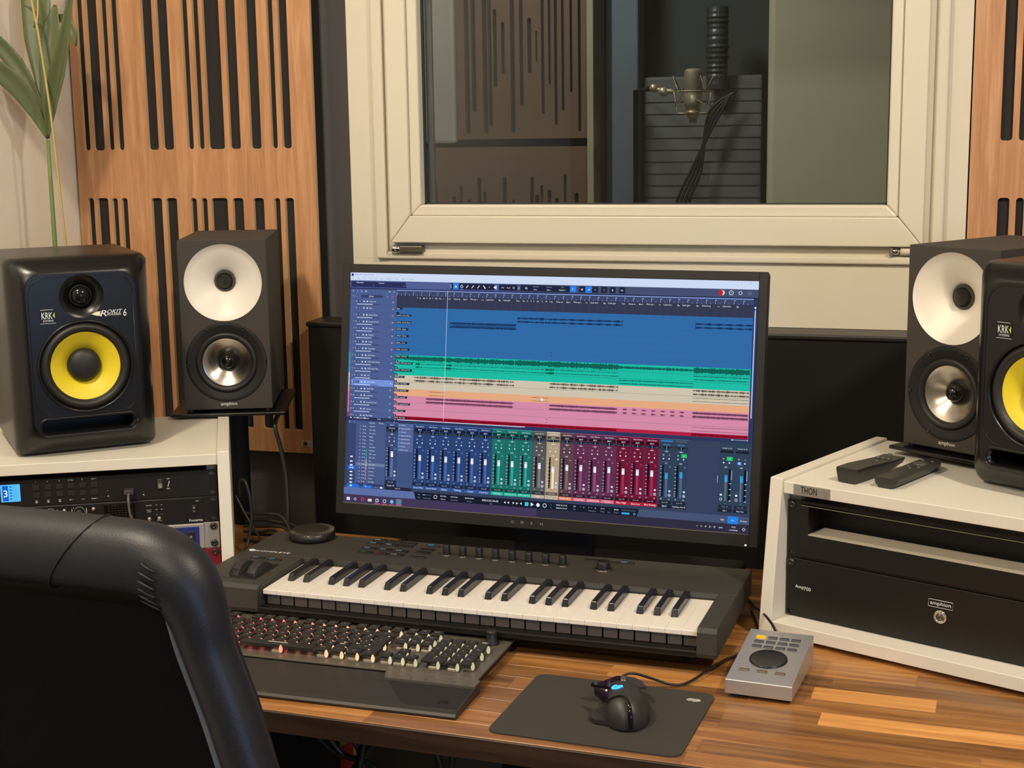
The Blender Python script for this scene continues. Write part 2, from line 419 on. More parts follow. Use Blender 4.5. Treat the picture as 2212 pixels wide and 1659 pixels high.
# ================================================================== VOCAL BOOTH SEEN THROUGH THE GLASS
BD = mat('booth_wood', rgb(118, 92, 72), .6); BDE = mat('booth_wood_edge', rgb(110, 92, 74), .7)
sbox('wall_booth_back', mat('booth_dark', rgb(70, 78, 80), .9), -1.95, 1.2, 4.62, 4.7, 0, 2.62)
sbox('wall_booth_left', mat('booth_grey', rgb(130, 122, 118), .9), -2.0, -1.95, 2.95, 4.7, 0, 2.62)
sbox('wall_booth_right', mat('booth_grey', rgb(130, 122, 118), .9), .7, .76, 2.95, 4.62, 0, 2.62)
top = [(.052, .082, .478), (.082, .112, .385), (.147, .172, .475), (.172, .194, .41), (.2, .222, .3, .56), (.237, .252, .25, .5), (.267, .292, .482), (.297, .317, .39), (.332, .350, .27, .51), (.362, .374, .2, .44), (.384, .397, .43), (.406, .417, .31), (.424, .437, .46), (.446, .458, .42), (.472, .482, .34), (.498, .510, .48)]
t = thing('slotted_booth_panel', 'upper brown slotted panel inside the vocal booth, seen through the glass', 'acoustic panel', (-1.502, 4.5, 1.46))
b = MB(); b.box(0, .428, -.03, -.012, 0, .62); o = b.build('board', BD, t)
c = MB()
for i, s in enumerate([(.055, .07, .018), (.078, .092, .085), (.115, .130, .018), (.133, .145, .04), (.15, .162, .16, .4), (.176, .188, .2, .36), (.206, .220, .018), (.236, .248, .10), (.262, .275, .20, .37), (.288, .294, .235, .33), (.306, .316, .075), (.329, .337, .165), (.348, .358, .04), (.371, .380, .085), (.398, .406, .14), (.424, .433, .02)]):
    z0 = s[2]; z1 = s[3] if len(s) > 3 else .58
    c.poly(rrect(s[0]-.028, s[1]-.028, z0, z1, (s[1]-s[0])*.48, 5), -.05, 0)
cut(o, [c])
b = MB(); b.box(.005, .423, -.012, 0, .005, .61); b.build('felt_backing', FELT, t)
t = thing('slotted_booth_panel', 'lower brown slotted panel inside the vocal booth, seen through the glass', 'acoustic panel', (-1.62, 4.5, .85))
b = MB(); b.box(0, .545, -.03, -.012, 0, .585); o = b.build('board', BD, t)
c = MB()
for i, (a, z1) in enumerate([(.035, .475), (.06, .40), (.095, .43), (.12, .465), (.145, .42), (.18, .49), (.2, .445), (.225, .40), (.265, .49), (.295, .42), (.355, .49), (.372, .435), (.389, .465), (.412, .45), (.436, .425), (.465, .50), (.5, .44)]):
    c.poly(rrect(a, a+(.0125 if i % 3 else .009), .05, z1, .0045, 5), -.05, 0)
cut(o, [c])
b = MB(); b.box(.005, .54, -.012, 0, .005, .58); b.build('felt_backing', FELT, t)
b = MB(); b.bbox(-1.072, -1.051, 4.44, 4.6, .3, 2.3, .003); tag(b.build('timber_batten', mat('pale_batten', rgb(176, 164, 138), .7)), 'pale vertical timber batten at the edge of the booth panels', 'batten')
b = MB(); b.bbox(-1.90, -1.506, 4.455, 4.49, 1.448, 2.3, .008); tag(b.build('absorber_panel', mat('lilac_fabric', rgb(176, 168, 158), .95)), 'pale fabric absorber left of the upper brown booth panel', 'absorber')
b = MB(); b.bbox(-.985, -.903, 4.40, 4.5, .3, 2.3, .006); o = b.build('door_booth_frame', mat('blue_grey_board', rgb(104, 114, 126), .7)); tag(o, 'blue-grey upright board with two screws in the booth', 'board')
o.name = 'upright_board'
for z in (1.527, 1.333):
    q = MB(); q.lathe([(0, -.004), (.005, -.003), (.006, 0)], -.912, z, 'Y', 14, cy=4.40); q.build('screw', STEEL, o)
b = MB(); b.bbox(-.898, -.538, 4.46, 4.50, .3, 1.64, .008); o = b.build('absorber_panel', mat('grey_quilt', rgb(112, 114, 116), .9, bump=(60, .4))); tag(o, 'grey quilted absorber with horizontal seams behind the microphone', 'absorber')
for k in range(14):
    q = MB(); q.box(-.895, -.541, 4.4575, 4.460, 1.60-k*.036, 1.6022-k*.036); q.build('seam', mat('quilt_seam', rgb(62, 64, 66), .9), o)
b = MB(); b.bbox(-.505, .66, 4.3, 4.36, .0, 2.5, .02); tag(b.build('booth_slab', mat('olive_grey_slab', rgb(206, 198, 172), .95, bump=(5, .6))), 'olive grey drape filling the right side of the booth', 'curtain')  # plain olive grey box across the right side of the booth
# crinkled foil duct
t = thing('foil_duct', 'crinkled dark foil duct hanging in the booth behind the microphone', 'duct', (-.668, 4.42, 0))
p = []
for k in range(34): p.append((.032+.002*(k % 2)+random.uniform(-.003, .002), 1.60+k*.0072))
b = MB(); b.lathe([(0, 1.60)]+p+[(0, 1.845)], 0, 0, 'Z', 20, smooth=False, cy=0); b.build('hose', mat('foil', rgb(84, 88, 92), .42, .5, bump=(70, 1.0)), t)
for k in range(4):
    b = MB(); b.tube([(.050+.004*k, -.02, 1.592), (.0-.006*k, -.03, 1.50+.01*k), (-.070+.010*k, -.035, 1.36), (-.118+.012*k, -.04, 1.24), (-.15+.012*k, -.04, 1.0)], .0045, 6); b.build('strap', CABLE, t)
# studio microphone in a wire cradle
GOLD = mat('champagne_metal', rgb(190, 176, 150), .4, .6)
t = thing('studio_microphone', 'champagne large-diaphragm microphone held in a wire cradle in the booth', 'microphone', (-.652, 3.9, 1.50))
GR = mat('mic_grille', rgb(150, 136, 122), .5, .4, bump=(900, .8))
b = MB(); b.lathe([(.0235, .075), (.0245, .078), (.0245, .118), (.0238, .133), (.0215, .1385), (.015, .1415), (0, .1425)], 0, 0, 'Z', 32); b.build('grille', GR, t)
b = MB(); b.lathe([(0, .03), (.018, .03), (.0235, .05), (.0245, .055), (.0245, .0775), (.0235, .079)], 0, 0, 'Z', 32); b.build('body', GOLD, t)
b = MB(); b.lathe([(0, 0), (.010, 0), (.010, .012), (.014, .013), (.016, .018), (.016, .022), (.021, .024), (.021, .032), (0, .032)], 0, 0, 'Z', 24); b.build('connector', GOLD, t)
t = thing('shock_mount', 'wire cradle with swivel arm holding the booth microphone', 'microphone mount', (-.652, 3.9, 1.50))
b = MB()
b.tube([(.05*math.cos(a*PI/12), .05*math.sin(a*PI/12), .083) for a in range(25)], .0016, 6, 1); b.build('ring', GOLD, t)
b = MB()
for a in range(4):
    th = a*PI/2+.5; c, s = math.cos(th), math.sin(th); c2, s2 = math.cos(th+.35), math.sin(th+.35)
    b.tube([(.032*c, .032*s, .08), (.056*c, .056*s, .122), (.05*c2, .05*s2, .083), (.06*c2, .06*s2, .043), (.03*c, .03*s, .06)], .0016, 6, 1)
for s in (-1, 1): b.tube([(s*.05, -.01, .083), (s*.04, -.012, .03), (s*.036, -.012, .026), (s*.012, -.012, .026)], .0016, 6, 2)
b.build('wire_cradle', GOLD, t)
b = MB(); b.tube([(-.05, 0, .083), (-.075, 0, .086), (-.105, 0, .09)], .006, 8, 2); b.lathe([(0, -.014), (.011, -.012), (.012, .008), (0, .01)], -.08, .083, 'Y', 20); b.lathe([(0, -.012), (.010, -.01), (.011, .008), (0, .01)], -.106, .093, 'Y', 20)
b.build('swivel_arm', GOLD, t)
b = MB(); b.tube([(-.106, .005, .093), (-.17, .25, .098), (-.253, .476, .10), (-.253, .480, -1.49)], .008, 10, 1); b.build('stand_tube', MATTE, t)
b = MB(); b.lathe([(0, -1.5), (.06, -1.5), (.06, -1.48), (0, -1.47)], -.253, 0, 'Z', 28, cy=.43); b.build('stand_base', MATTE, t)

# ================================================================== BLACK FABRIC PANEL UNDER THE WINDOW
t = thing('fabric_absorber', 'wide black fabric-covered absorber standing under the window behind the monitor', 'absorber', (-1.246, 2.71, 0))
b = MB(); b.bbox(0, 1.30, .004, .085, .42, 1.106, .006, 2); b.build('core', FABRIC, t)
b = MB(); b.bbox(-.002, 1.302, 0, .089, 1.100, 1.110, .003, 2); b.build('top_rail', mat('satin_black_rail', rgb(34, 32, 30), .4), t)
for x in (.02, 1.24):
    b = MB(); b.box(x, x+.04, .02, .08, 0, .42); b.build('foot', MATTE, t)

# ================================================================== WORKTOP
def front_y(x): return 1.627-.049*(x+.2533)
desk = thing('worktop', 'long acacia butcher-block worktop carrying all the studio gear', 'desk', (-1.86, front_y(-1.86), DZ), -.049)
LEN = 2.66
X_L = .06
sid = {}
def stave(x0, x1, r, m):
    x0 = max(x0, X_L)
    if x1-x0 < .04: return
    w_ = .0425; y0 = max(0, -.005+w_*r); y1 = min(.8025, -.005+w_*(r+1))
    k = (round(x1-x0, 2), round(y1-y0, 3), m.name)
    if k not in sid:
        b = MB(); L_ = round(x1-x0, 2); b.bbox(-L_/2, L_/2, -(y1-y0)/2, (y1-y0)/2, -.027, 0, .0004, 1)
        o = b.build('stave', m, desk); sid[k] = o.data
    else:
        o = bpy.data.objects.new('stave', sid[k]); COL.objects.link(o); o.parent = desk
    o.location = ((x0+x1)/2, (y0+y1)/2, 0)
fixed = {6: [(.0, .52, STAVE_M), (.52, 1.00, STAVE_D), (1.00, 1.415, STAVE_M), (1.415, 1.66, STAVE_L), (1.66, 1.70, STAVE_D), (1.70, 1.86, STAVE_L), (1.86, 2.2, STAVE_M), (2.2, 2.66, STAVE_D)],
         4: [(.0, .4, STAVE_D), (.4, .85, STAVE_M), (.85, 1.30, STAVE_D), (1.30, 1.72, STAVE_M), (1.72, 2.1, STAVE_L), (2.1, 2.66, STAVE_M)],
         5: [(.0, .3, STAVE_M), (.3, .8, STAVE_D), (.8, 1.26, STAVE_M), (1.26, 1.62, STAVE_D), (1.62, 2.12, STAVE_M), (2.12, 2.66, STAVE_D)],
         3: [(.0, .55, STAVE_D), (.55, 1.0, STAVE_M), (1.0, 1.6, STAVE_D), (1.6, 1.98, STAVE_M), (1.98, 2.66, STAVE_M)],
         7: [(.0, .55, STAVE_D), (.55, 1.2, STAVE_M), (1.2, 1.72, STAVE_D), (1.72, 2.2, STAVE_D), (2.2, 2.66, STAVE_M)]}
for r in range(19):
    if r in fixed:
        for a, c, m in fixed[r]: stave(a, c, r, m)
    else:
        x = 0; x2 = random.uniform(.12, .5)
        while x < LEN:
            x2 = min(LEN, round(x2, 2)); 
            if LEN-x2 < .12: x2 = LEN
            stave(x, x2, r, random.choice([STAVE_D, STAVE_M, STAVE_M, STAVE_D, STAVE_M, STAVE_L] if r > 8 else [STAVE_D, STAVE_M, STAVE_M]))
            x = x2; x2 = x+random.choice([.3, .36, .42, .48, .54])
b = MB(); b.bbox(.06, LEN, -.0035, -.0002, -.0300, -.0008, .0008, 1); b.build('edge_band', wood_mat('dark_stained_edge', rgb(40, 26, 17), rgb(52, 34, 22), rgb(66, 44, 28), .5, 0, 1), desk)
b = MB()
b.box(.1, 2.5, .60, .66, -.067, -.0275)
b.build('cross_beam', MATTE, desk)
for x, y in ((.09, .1), (.09, .68), (1.13, .68), (2.53, .1), (2.53, .68)):
    b = MB(); b.box(x-.02, x+.02, y-.02, y+.02, -.74, -.067); b.build('leg', MATTE, desk)

# ================================================================== STUDIO SPEAKERS (two-way, white waveguide)
def stand(name, label, loc, rz, group, hw=.105, py=.125):
    t = thing(name, label, 'speaker stand', (loc[0], loc[1], 0), rz, group)
    z = loc[2]
    b = MB(); b.bbox(-hw, hw, -.018, .225, z-.010, z-.004, .0015); b.build('top_plate', SATIN, t)
    b = MB(); b.cyl(.019, .018, z-.010, 0, 0, 'Z', 28, cy=py); b.build('pole', MATTE, t)
    b = MB(); b.bbox(-.12, .12, py-.02, py+.22, .0, .018, .004); b.build('base_plate', MATTE, t)
    for x, y in ((-.07, .01), (.07, .01), (-.07, .19), (.07, .19)):
        b = MB(); b.cyl(.006, z-.0042, z+.0001, x, 0, 'Z', 12, cy=y); b.build('isolation_pad', RUBBER, t)
    return t
def studio_speaker(label, loc, rz, group):
    """local origin: bottom centre of the front baffle"""
    t = thing('studio_speaker', label, 'speaker', loc, rz, group)
    W, H, D = .160, .313, .262
    b = MB(); b.bbox(-W/2, W/2, 0, D, 0, H, .0012, 2)
    body = b.build('cabinet', NEXTEL, t)
    zw, zf = H-.078, .088
    c1 = MB(); c1.lathe([(0, -.02), (.0705, -.02), (.0705, .0015), (.0195, .030), (.0195, .05), (0, .05)], 0, zw, 'Y', 64, False)
    c2 = MB(); c2.lathe([(0, -.02), (.0738, -.02), (.0738, .004), (.055, .0045), (.05, .05), (0, .05)], 0, zf, 'Y', 64, False)
    cut(body, [c1, c2])
    b = MB(); b.lathe([(.0704, -.0012), (.0700, -.0004), (.058, .0042), (.045, .0115), (.032, .0195), (.0235, .0262), (.0192, .0300), (.0192, .034)], 0, zw, 'Y', 72)
    b.build('waveguide', CREAM, t)
    gm = mat('tweeter_mesh', rgb(92, 88, 80), .45, .5, bump=(3200, 1.0))
    b = MB(); b.lathe([(.0191, .0285), (.017, .0265), (.0145, .0275), (.0135, .031)], 0, zw, 'Y', 40); ring = b.build('tweeter_ring', gm, t)
    b = MB(); b.lathe([(.0138, .031), (.0135, .0262), (.0115, .0215), (.008, .0182), (.004, .0168), (0, .0164)], 0, zw, 'Y', 40); b.build('tweeter_dome', mat('tweeter_dome', rgb(58, 54, 48), .3, .6, bump=(3200, 1.0)), t)
    b = MB(); b.lathe([(.0735, .0038), (.0735, -.0006), (.0725, -.0012), (.0665, -.0012), (.0655, -.0004), (.0570, -.0004), (.0555, .001)], 0, zf, 'Y', 72); b.build('woofer_frame', MATTE, t)
    b = MB(); b.lathe([(.0560, .0008), (.0545, -.003), (.0520, -.0046), (.0490, -.0042), (.0455, -.0008), (.0438, .002)], 0, zf, 'Y', 72); b.build('surround', RUBBER, t)
    b = MB(); b.lathe([(.0442, .0018), (.0432, .0020), (.030, .0105), (.018, .0185), (.012, .0225)], 0, zf, 'Y', 72); b.build('cone', mat('spun_aluminium_cone', rgb(196, 190, 180), .27, 1.0), t)
    b = MB(); b.lathe([(.0136, .022), (.0136, .0155), (.012, .010), (.008, .0055), (.003, .0035), (0, .0033)], 0, zf, 'Y', 36); b.build('phase_plug', mat('gloss_black', rgb(20, 19, 18), .16), t)
    for k in range(6):
        a = k*PI/3+.03; q = MB(); q.lathe([(.0034, 0), (.0034, -.0022), (.0018, -.0026), (.0016, -.0012), (0, -.0012)], .0693*math.cos(a), zf+.0693*math.sin(a), 'Y', 14); q.build('screw', mat('dark_screw', rgb(70, 68, 64), .3, .8), t)
    b = MB(); b.text('amph', -.0045, .0098, w=.0195, y=-.0004); b.text('ion', .0108, .0104, w=.0092, y=-.0005); b.build('brand_lettering', PRINT, t)
    return t
a = .3564
sL = studio_speaker('left slim charcoal speaker with a white round waveguide, on a stand behind the left rack', (-1.3342+.08*math.cos(a), 2.3583+.08*math.sin(a), .9891), a, 'slim charcoal studio speakers')
stand('speaker_stand', 'black stand under the left slim charcoal speaker', (-1.3342+.08*math.cos(a), 2.3583+.08*math.sin(a), .989), a, 'black speaker stands')
a = -.6144
studio_speaker('right slim charcoal speaker with a white round waveguide, behind the right rack', (-.0519+.08*math.cos(a), 2.3381+.08*math.sin(a), .995), a, 'slim charcoal studio speakers')
stand('speaker_stand', 'black stand under the right slim charcoal speaker, only its top plate showing', (-.0519+.08*math.cos(a), 2.3381+.08*math.sin(a), .995), a, 'black speaker stands', .094, .205)

# ================================================================== MONITOR SPEAKERS (yellow cone, moulded baffle)
def moulded_speaker(label, loc, rz, group):
    t = thing('monitor_speaker', label, 'speaker', loc, rz, group)
    W, H, D = .229, .322, .268
    def L(y, ins, top, bot, r):
        return [(x, y, z) for x, z in rrect(-W/2+ins, W/2-ins, bot, H-top, r, 8)]
    loops = [L(D, .004, .004, .012, .008), L(D-.01, 0, 0, .008, .010), L(.05, 0, 0, .0, .012), L(.038, .0003, .0003, .0, .014),
             L(.030, .002, .0015, .004, .016), L(.022, .0055, .0045, .011, .018), L(.013, .012, .010, .019, .022),
             L(.006, .0185, .0165, .024, .026), L(.0015, .0235, .0215, .0275, .028), L(0, .028, .026, .031, .028)]
    b = MB(); b.loft(loops, True, True); body = b.build('cabinet', SATIN, t)
    zf, zt2 = .145, .259
    c1 = MB(); c1.lathe([(0, -.02), (.0745, -.02), (.0745, .002), (.060, .010), (.055, .07), (0, .07)], 0, zf, 'Y', 72, False)
    c2 = MB(); c2.lathe([(0, -.02), (.0375, -.02), (.0355, .0), (.028, .0045), (.021, .0105), (.0175, .015), (.0175, .04), (0, .04)], 0, zt2, 'Y', 56, False)
    c3 = MB(); c3.loft([[(x, y, z) for x, z in rrect(-.076+i, .076-i, .036+i*.8, .060-i*.8, .0105-i*.5, 8)] for y, i in ((-.02, 0), (.002, .0008), (.006, .004), (.09, .005))], True, False)
    # seam line around the inner panel
    cut(body, [c1, c2, c3])
    for p in body.data.polygons: p.use_smooth = not (p.area > 2e-5 and p.center.y < .0002 and abs(p.normal.y) > .999)
    md = body.modifiers.new('es', 'EDGE_SPLIT'); md.split_angle = math.radians(32)
    b = MB()
    pts = rrect(-.0835, .0815, .0665, .292, .030, 10)
    b.tube([(x, -.0002, z) for x, z in pts]+[(pts[0][0], -.0002, pts[0][1])], .0006, 6, 1); b.build('panel_seam', SATIN, t)
    b = MB(); pts = rrect(-.0785, .0785, .0335, .0625, .0135, 8)
    b.tube([(x, .0005, z) for x, z in pts]+[(pts[0][0], .0005, pts[0][1])], .0022, 8, 1); b.build('port_lip', SATIN, t)
    b = MB(); b.lathe([(.0765, .0012), (.0762, -.0035), (.0745, -.0055), (.0725, -.0040), (.0715, .0), (.0700, .0015)], 0, zf, 'Y', 80); b.build('woofer_trim', SATIN, t)
    b = MB(); b.lathe([(.0712, .001), (.0705, .0012), (.0690, -.0015), (.0655, -.0048), (.0620, -.0050), (.0585, -.0020), (.0570, .0018), (.0550, .003)], 0, zf, 'Y', 80); b.build('surround', RUBBER, t)
    b = MB(); b.lathe([(.0556, .0022), (.0550, .0024), (.040, .0105), (.0265, .0185), (.0255, .021)], 0, zf, 'Y', 80); b.build('cone', YELLOW, t)
    b = MB(); b.lathe([(.0272, .0195), (.0270, .0150), (.0255, .0105), (.021, .0070), (.014, .0045), (.006, .0034), (0, .0032)], 0, zf, 'Y', 48); b.build('dust_cap', RUBBER, t)
    b = MB(); b.lathe([(.0176, .0150), (.0176, .0095), (.0170, .0085), (.0158, .0095)], 0, zt2, 'Y', 48); b.build('tweeter_ring', MATTE, t)
    b = MB(); b.lathe([(.0163, .0105), (.0155, .0068), (.0130, .0032), (.0095, .0008), (.005, -.0008), (0, -.0013)], 0, zt2, 'Y', 48); b.build('tweeter_dome', mat('gloss_dome', rgb(20, 20, 20), .13), t)
    b = MB(); b.bbox(-.0665, -.0425, -.0010, .001, .2185, .2405, .0008); bd = b.build('brand_badge', mat('badge_black', rgb(14, 14, 14), .35), t)
    b = MB(); b.text('KRK', -.0560, .2310, h=.0105, w=.0168, y=-.0013); b.quad(-.066, -.046, .2402, .2407, -.0013); b.quad(-.067, -.0425, .2182, .2187, -.0013); b.text('SYSTEMS', -.0545, .2226, w=.016, y=-.0013); b.build('badge_lettering', PRINT, bd)
    b = MB(); b.add([(-.0468, -.0013, .231), (-.0440, -.0013, .2362), (-.0440, -.0013, .2258)], [(0, 1, 2)], False); b.build('badge_arrow', mat('lime_print', rgb(200, 205, 80), .5, emit=.1), bd)  # arrow print with a little emission added
    lm_ = mat('model_print', rgb(232, 226, 190), .5, emit=.12)  # model print brightened by a small added glow
    b = MB(); b.text('R', .0345, .2290, h=.0100, w=.0105, y=-.0006, shear=.35); b.text('OKIT', .0508, .2312, h=.0062, w=.0235, y=-.0006, shear=.35); b.text('6', .0675, .2283, h=.0120, w=.0052, y=-.0006, shear=.1); b.text('POWERED', .050, .2262, w=.022, y=-.0006)
    b.build('model_lettering', PRINT, t)
    b = MB(); b.add([(.0135, -.0006, .2288), (.0225, -.0006, .2325), (.0300, -.0006, .2325), (.0265, -.0006, .2300), (.0300, -.0006, .2288), (.0265, -.0006, .2278), (.0300, -.0006, .2255), (.0225, -.0006, .2255)], [(0, 1, 2, 3, 4, 5, 6, 7)], False); b.build('model_flash', lm_, t)
    for x, y in ((-.08, .06), (.08, .06), (-.08, .24), (.08, .24)):
        q = MB(); q.cyl(.010, -.003, .010, x, 0, 'Z', 16, cy=y); q.build('rubber_foot', RUBBER, t)
    return t
moulded_speaker('left moulded black speaker with a yellow cone, whole in view on the left rack', (-1.3342, 2.046, .9777), .745, 'moulded black yellow-cone speakers')
moulded_speaker('right moulded black speaker with a yellow cone, cut by the right frame edge', (.1286, 2.079, .9790), -.617, 'moulded black yellow-cone speakers')

# ================================================================== DESKTOP RACKS
def rack(label, loc, rz, foot):
    """local origin: bottom-left corner of the 19-inch panel space, z = 0 at the underside of the bottom board"""
    t = thing('rack_cabinet', label, 'rack', loc, rz, 'white desktop rack cabinets')
    def side(x0, x1):
        b = MB(); prof = [(-.017, .2318), (.335, .2318), (.335, -.0), (-.046, -.0)]
        bm = bmesh.new(); A = [bm.verts.new((x0, y, z)) for y, z in prof]; B = [bm.verts.new((x1, y, z)) for y, z in prof]
        bm.faces.new(A); bm.faces.new(B[::-1])
        for i in range(4): bm.faces.new((A[i], B[i], B[(i+1) % 4], A[(i+1) % 4]))
        bmesh.ops.recalc_face_normals(bm, faces=bm.faces); bmesh.ops.bevel(bm, geom=bm.edges[:], offset=.0012, segments=2, profile=.5, affect='EDGES')
        b.bm(bm); return b.build('side_board', WHITEP, t)
    side(-.022, -.002); side(.4846, .5046)
    b = MB(); b.bbox(-.0018, .4844, -.014, .335, .2095, .2275, .001); b.build('top_board', WHITEP, t)
    b = MB(); b.bbox(-.0018, .4844, -.042, .335, .0, .0192, .001); b.build('bottom_board', WHITEP, t)
    for x in (0.0005, .4661):
        b = MB(); b.box(x, x+.016, .006, .0075, .0195, .2092); o = b.build('rack_rail', RAILM, t)
    b = MB(); b.box(.0, .4826, .329, .334, .0195, .2092); b.build('back_board', WHITEP, t)
    for x, y in ((.01, -.02), (.47, -.02), (.01, .31), (.47, .31)):
        b = MB(); b.cyl(.012, -foot, .0, x, 0, 'Z', 16, cy=y); b.build('rubber_foot', RUBBER, t)
    return t
RL = ((-1.5705, 1.8880), .4775)
RR = ((-.2084, 2.1277), -.4007)
ZL = .768; zL = ZL-.0212; zR = .7694-.0212
rack('white desktop rack on the left, holding four slim audio units', (RL[0][0], RL[0][1], zL), RL[1], zL-DZ)
rkr = rack('white desktop rack on the right, with a black drawer and power amplifier', (RR[0][0], RR[0][1], zR), RR[1], zR-DZ)
b = MB(); b.bbox(.0155, .0745, -.0152, -.0138, .2105, .2265, .0008); bp_ = b.build('brand_plate', mat('satin_plate', rgb(176, 168, 156), .35, .5), rkr)
b = MB(); b.text('THON', .0405, .2188, h=.0105, w=.026, y=-.0156); b.build('plate_lettering', DEEP, bp_)
b = MB(); b.text('Studio', .0635, .2208, w=.015, y=-.0156); b.text('line', .0690, .2150, w=.007, y=-.0156); b.quad(.017, .0265, .2206, .2211, -.0156); b.quad(.066, .073, .2180, .2184, -.0156); b.build('plate_small_print', PRINTG, bp_)

def screw_at(x, z, parent, y=-.001, r=.0052, m=None):
    q = MB(); q.lathe([(r, .001), (r, -.001), (r*.7, -.0026), (r*.32, -.003), (r*.28, -.0014), (0, -.0014)], x, z, 'Y', 16, cy=y)
    return q.build('screw', m or mat('dark_screw', rgb(70, 68, 64), .3, .8), parent)
def unit(name, label, R, zb, H, z0, body_d=.20, m=PANELB, cat='rack unit', holes='oval', W=.4826):
    c, s = math.cos(R[1]), math.sin(R[1])
    t = thing(name, label, cat, (R[0][0], R[0][1], zb+z0), R[1])
    b = MB(); b.bbox(0.0003, W-.0003, -.0028, .0018, .0004, H-.0004, .0006, 1); f = b.build('front_panel', m, t)
    cs = MB()
    for x in (.0078, W-.0078):
        for z in (.0062, H-.0062): cs.poly(rrect(x-.0052, x+.0052, z-.0033, z+.0033, .0032, 4), -.02, .02)
    if holes == 'oval': cut(f, [cs])
    b = MB(); b.bbox(.017, W-.017, .0020, body_d, .002, H-.002, .001, 1); b.build('chassis', MATTE, t)
    return t, f
U = .04445
PY = -.0031
# --- left rack, unit 1: KVM-style controller with blue display
t, f = unit('rack_controller', 'black rack unit with a small glowing blue display, topmost in the left rack', RL, ZL, U, 3*U)
o1 = .13335   # labels below were measured from the bottom of the rack space
LB = emit_mat('lcd_blue', rgb(90, 185, 250), 1.15)
b = MB(); b.bbox(.1405, .1707, -.0042, -.0026, .1432-o1, .1718-o1, .0008); lcdf = b.build('display', LB, t)
b = MB(); b.box(.1435, .1525, -.0044, -.0042, .1449-o1, .1702-o1); b.build('display_block', emit_mat('lcd_deep', rgb(25, 110, 215), .8), lcdf)
b = MB(); b.text('3', .1481, .1573-o1, h=.0115, y=-.0046); b.build('display_digit', emit_mat('lcd_white', rgb(235, 248, 255), 1.2), lcdf)
b = MB()
for k in range(5):
    z = .1682-o1-k*.005; b.quad(.1545, .1585, z-.001, z+.001, -.0045)
    b.tube([(.1605, -.0044, z-.0015), (.1665, -.0044, z-.0015), (.1665, -.0044, z+.0015), (.1605, -.0044, z+.0015), (.1605, -.0044, z-.0015)], .0002, 4, 1)
b.build('display_icons', emit_mat('lcd_dark', rgb(30, 110, 190), .8), lcdf)
b = MB()
for x, s in zip((.1954, .2136, .232, .2500, .2681, .2864), ('1', '2', '3', '4 / Esc', '↑', 'Sel / ↵')):
    if s == '↑': b.quad(x-.0002, x+.0002, .1722-o1, .1752-o1, PY); b.add([(x-.001, PY, .1748-o1), (x+.001, PY, .1748-o1), (x, PY, .1760-o1)], [(0, 1, 2)])
    else: b.text(s.replace('↵', '<'), x, .1738-o1, h=.0024 if len(s) < 3 else .0022, y=PY)
for x, s in zip((.1951, .2133, .2314, .2498, .268, .2863), ('A', 'B', 'C', 'O / -', '+ / !', 'Lock / -')):
    if len(s) == 1:
        b.tube([(x-.0019, PY, .1396-o1), (x+.0019, PY, .1396-o1), (x+.0019, PY, .1424-o1), (x-.0019, PY, .1424-o1), (x-.0019, PY, .1396-o1)], .0003, 4, 1); b.quad(x-.001, x+.001, .1384-o1, .139-o1, PY)
    b.text(s, x, .1410-o1, h=.0018 if len(s) == 1 else .0024, y=PY)
b.text('ON', .4040, .1668-o1, h=.0022, y=PY); b.text('OFF', .4035, .1500-o1, h=.0022, y=PY); b.text('/', .4045, .1583-o1, h=.0095, y=PY)
b.text('n', .3636, .1420-o1, h=.0024, y=PY); b.text('#', .3074, .1434-o1, h=.0024, y=PY); b.quad(.3068, .3076, .1522-o1, .1532-o1, PY); b.quad(.363, .364, .1466-o1, .1470-o1, PY)
b.build('panel_print', PRINT, t)
for i in range(6):
    for z in (.1640, .1515):
        q = MB(); x = .1955+i*.0182; q.bbox(x-.0055, x+.0055, -.0040, -.0026, z-o1-.0042, z-o1+.0042, .0006); q.build('button', MATTE, t)
b = MB(); b.bbox(.3865, .3955, -.0062, -.0026, .1512-o1, .1672-o1, .0008); sw = b.build('rocker_switch', mat('switch_grey', rgb(58, 56, 52), .4), t)
b = MB(); b.bbox(.3877, .3943, -.0075, -.006, .1522-o1, .1600-o1, .0006); b.build('rocker_lower_half', mat('switch_light', rgb(120, 116, 106), .4), sw)
b = MB(); b.text('O', .391, .1548-o1, h=.0024, y=-.0078); b.text('I', .391, .1625-o1, h=.0022, y=-.0065); b.build('switch_marks', PRINT, sw)
b = MB(); b.box(.4182, .4186, -.0033, -.0027, .001, U-.001); b.build('panel_joint', DEEP, t)
# USB lead plugged into it
t = thing('usb_cable', 'black USB lead plugged into the front of the topmost left rack unit', 'cable', (RL[0][0], RL[0][1], ZL), RL[1])
b = MB(); b.bbox(.3335, .3490, -.022, -.0032, .1475, .1545, .0012); b.build('plug', mat('plug_black', rgb(62, 58, 52), .45), t)
b = MB(); b.tube([(.3412, -.020, .1490), (.3412, -.034, .142), (.3425, -.036, .122), (.3465, -.034, .108), (.352, -.034, .099)], .0021, 8); b.build('lead', mat('grey_lead', rgb(96, 90, 76), .5), t)
b = MB(); b.tube([(.352, -.034, .099), (.3585, -.036, .088), (.3635, -.038, .080)], .0042, 10); b.tube([(.3635, -.038, .080), (.369, -.038, .06), (.378, -.036, .02), (.385, -.05, -.02)], .0021, 8); b.build('strain_relief', mat('plug_black', rgb(62, 58, 52), .45), t)
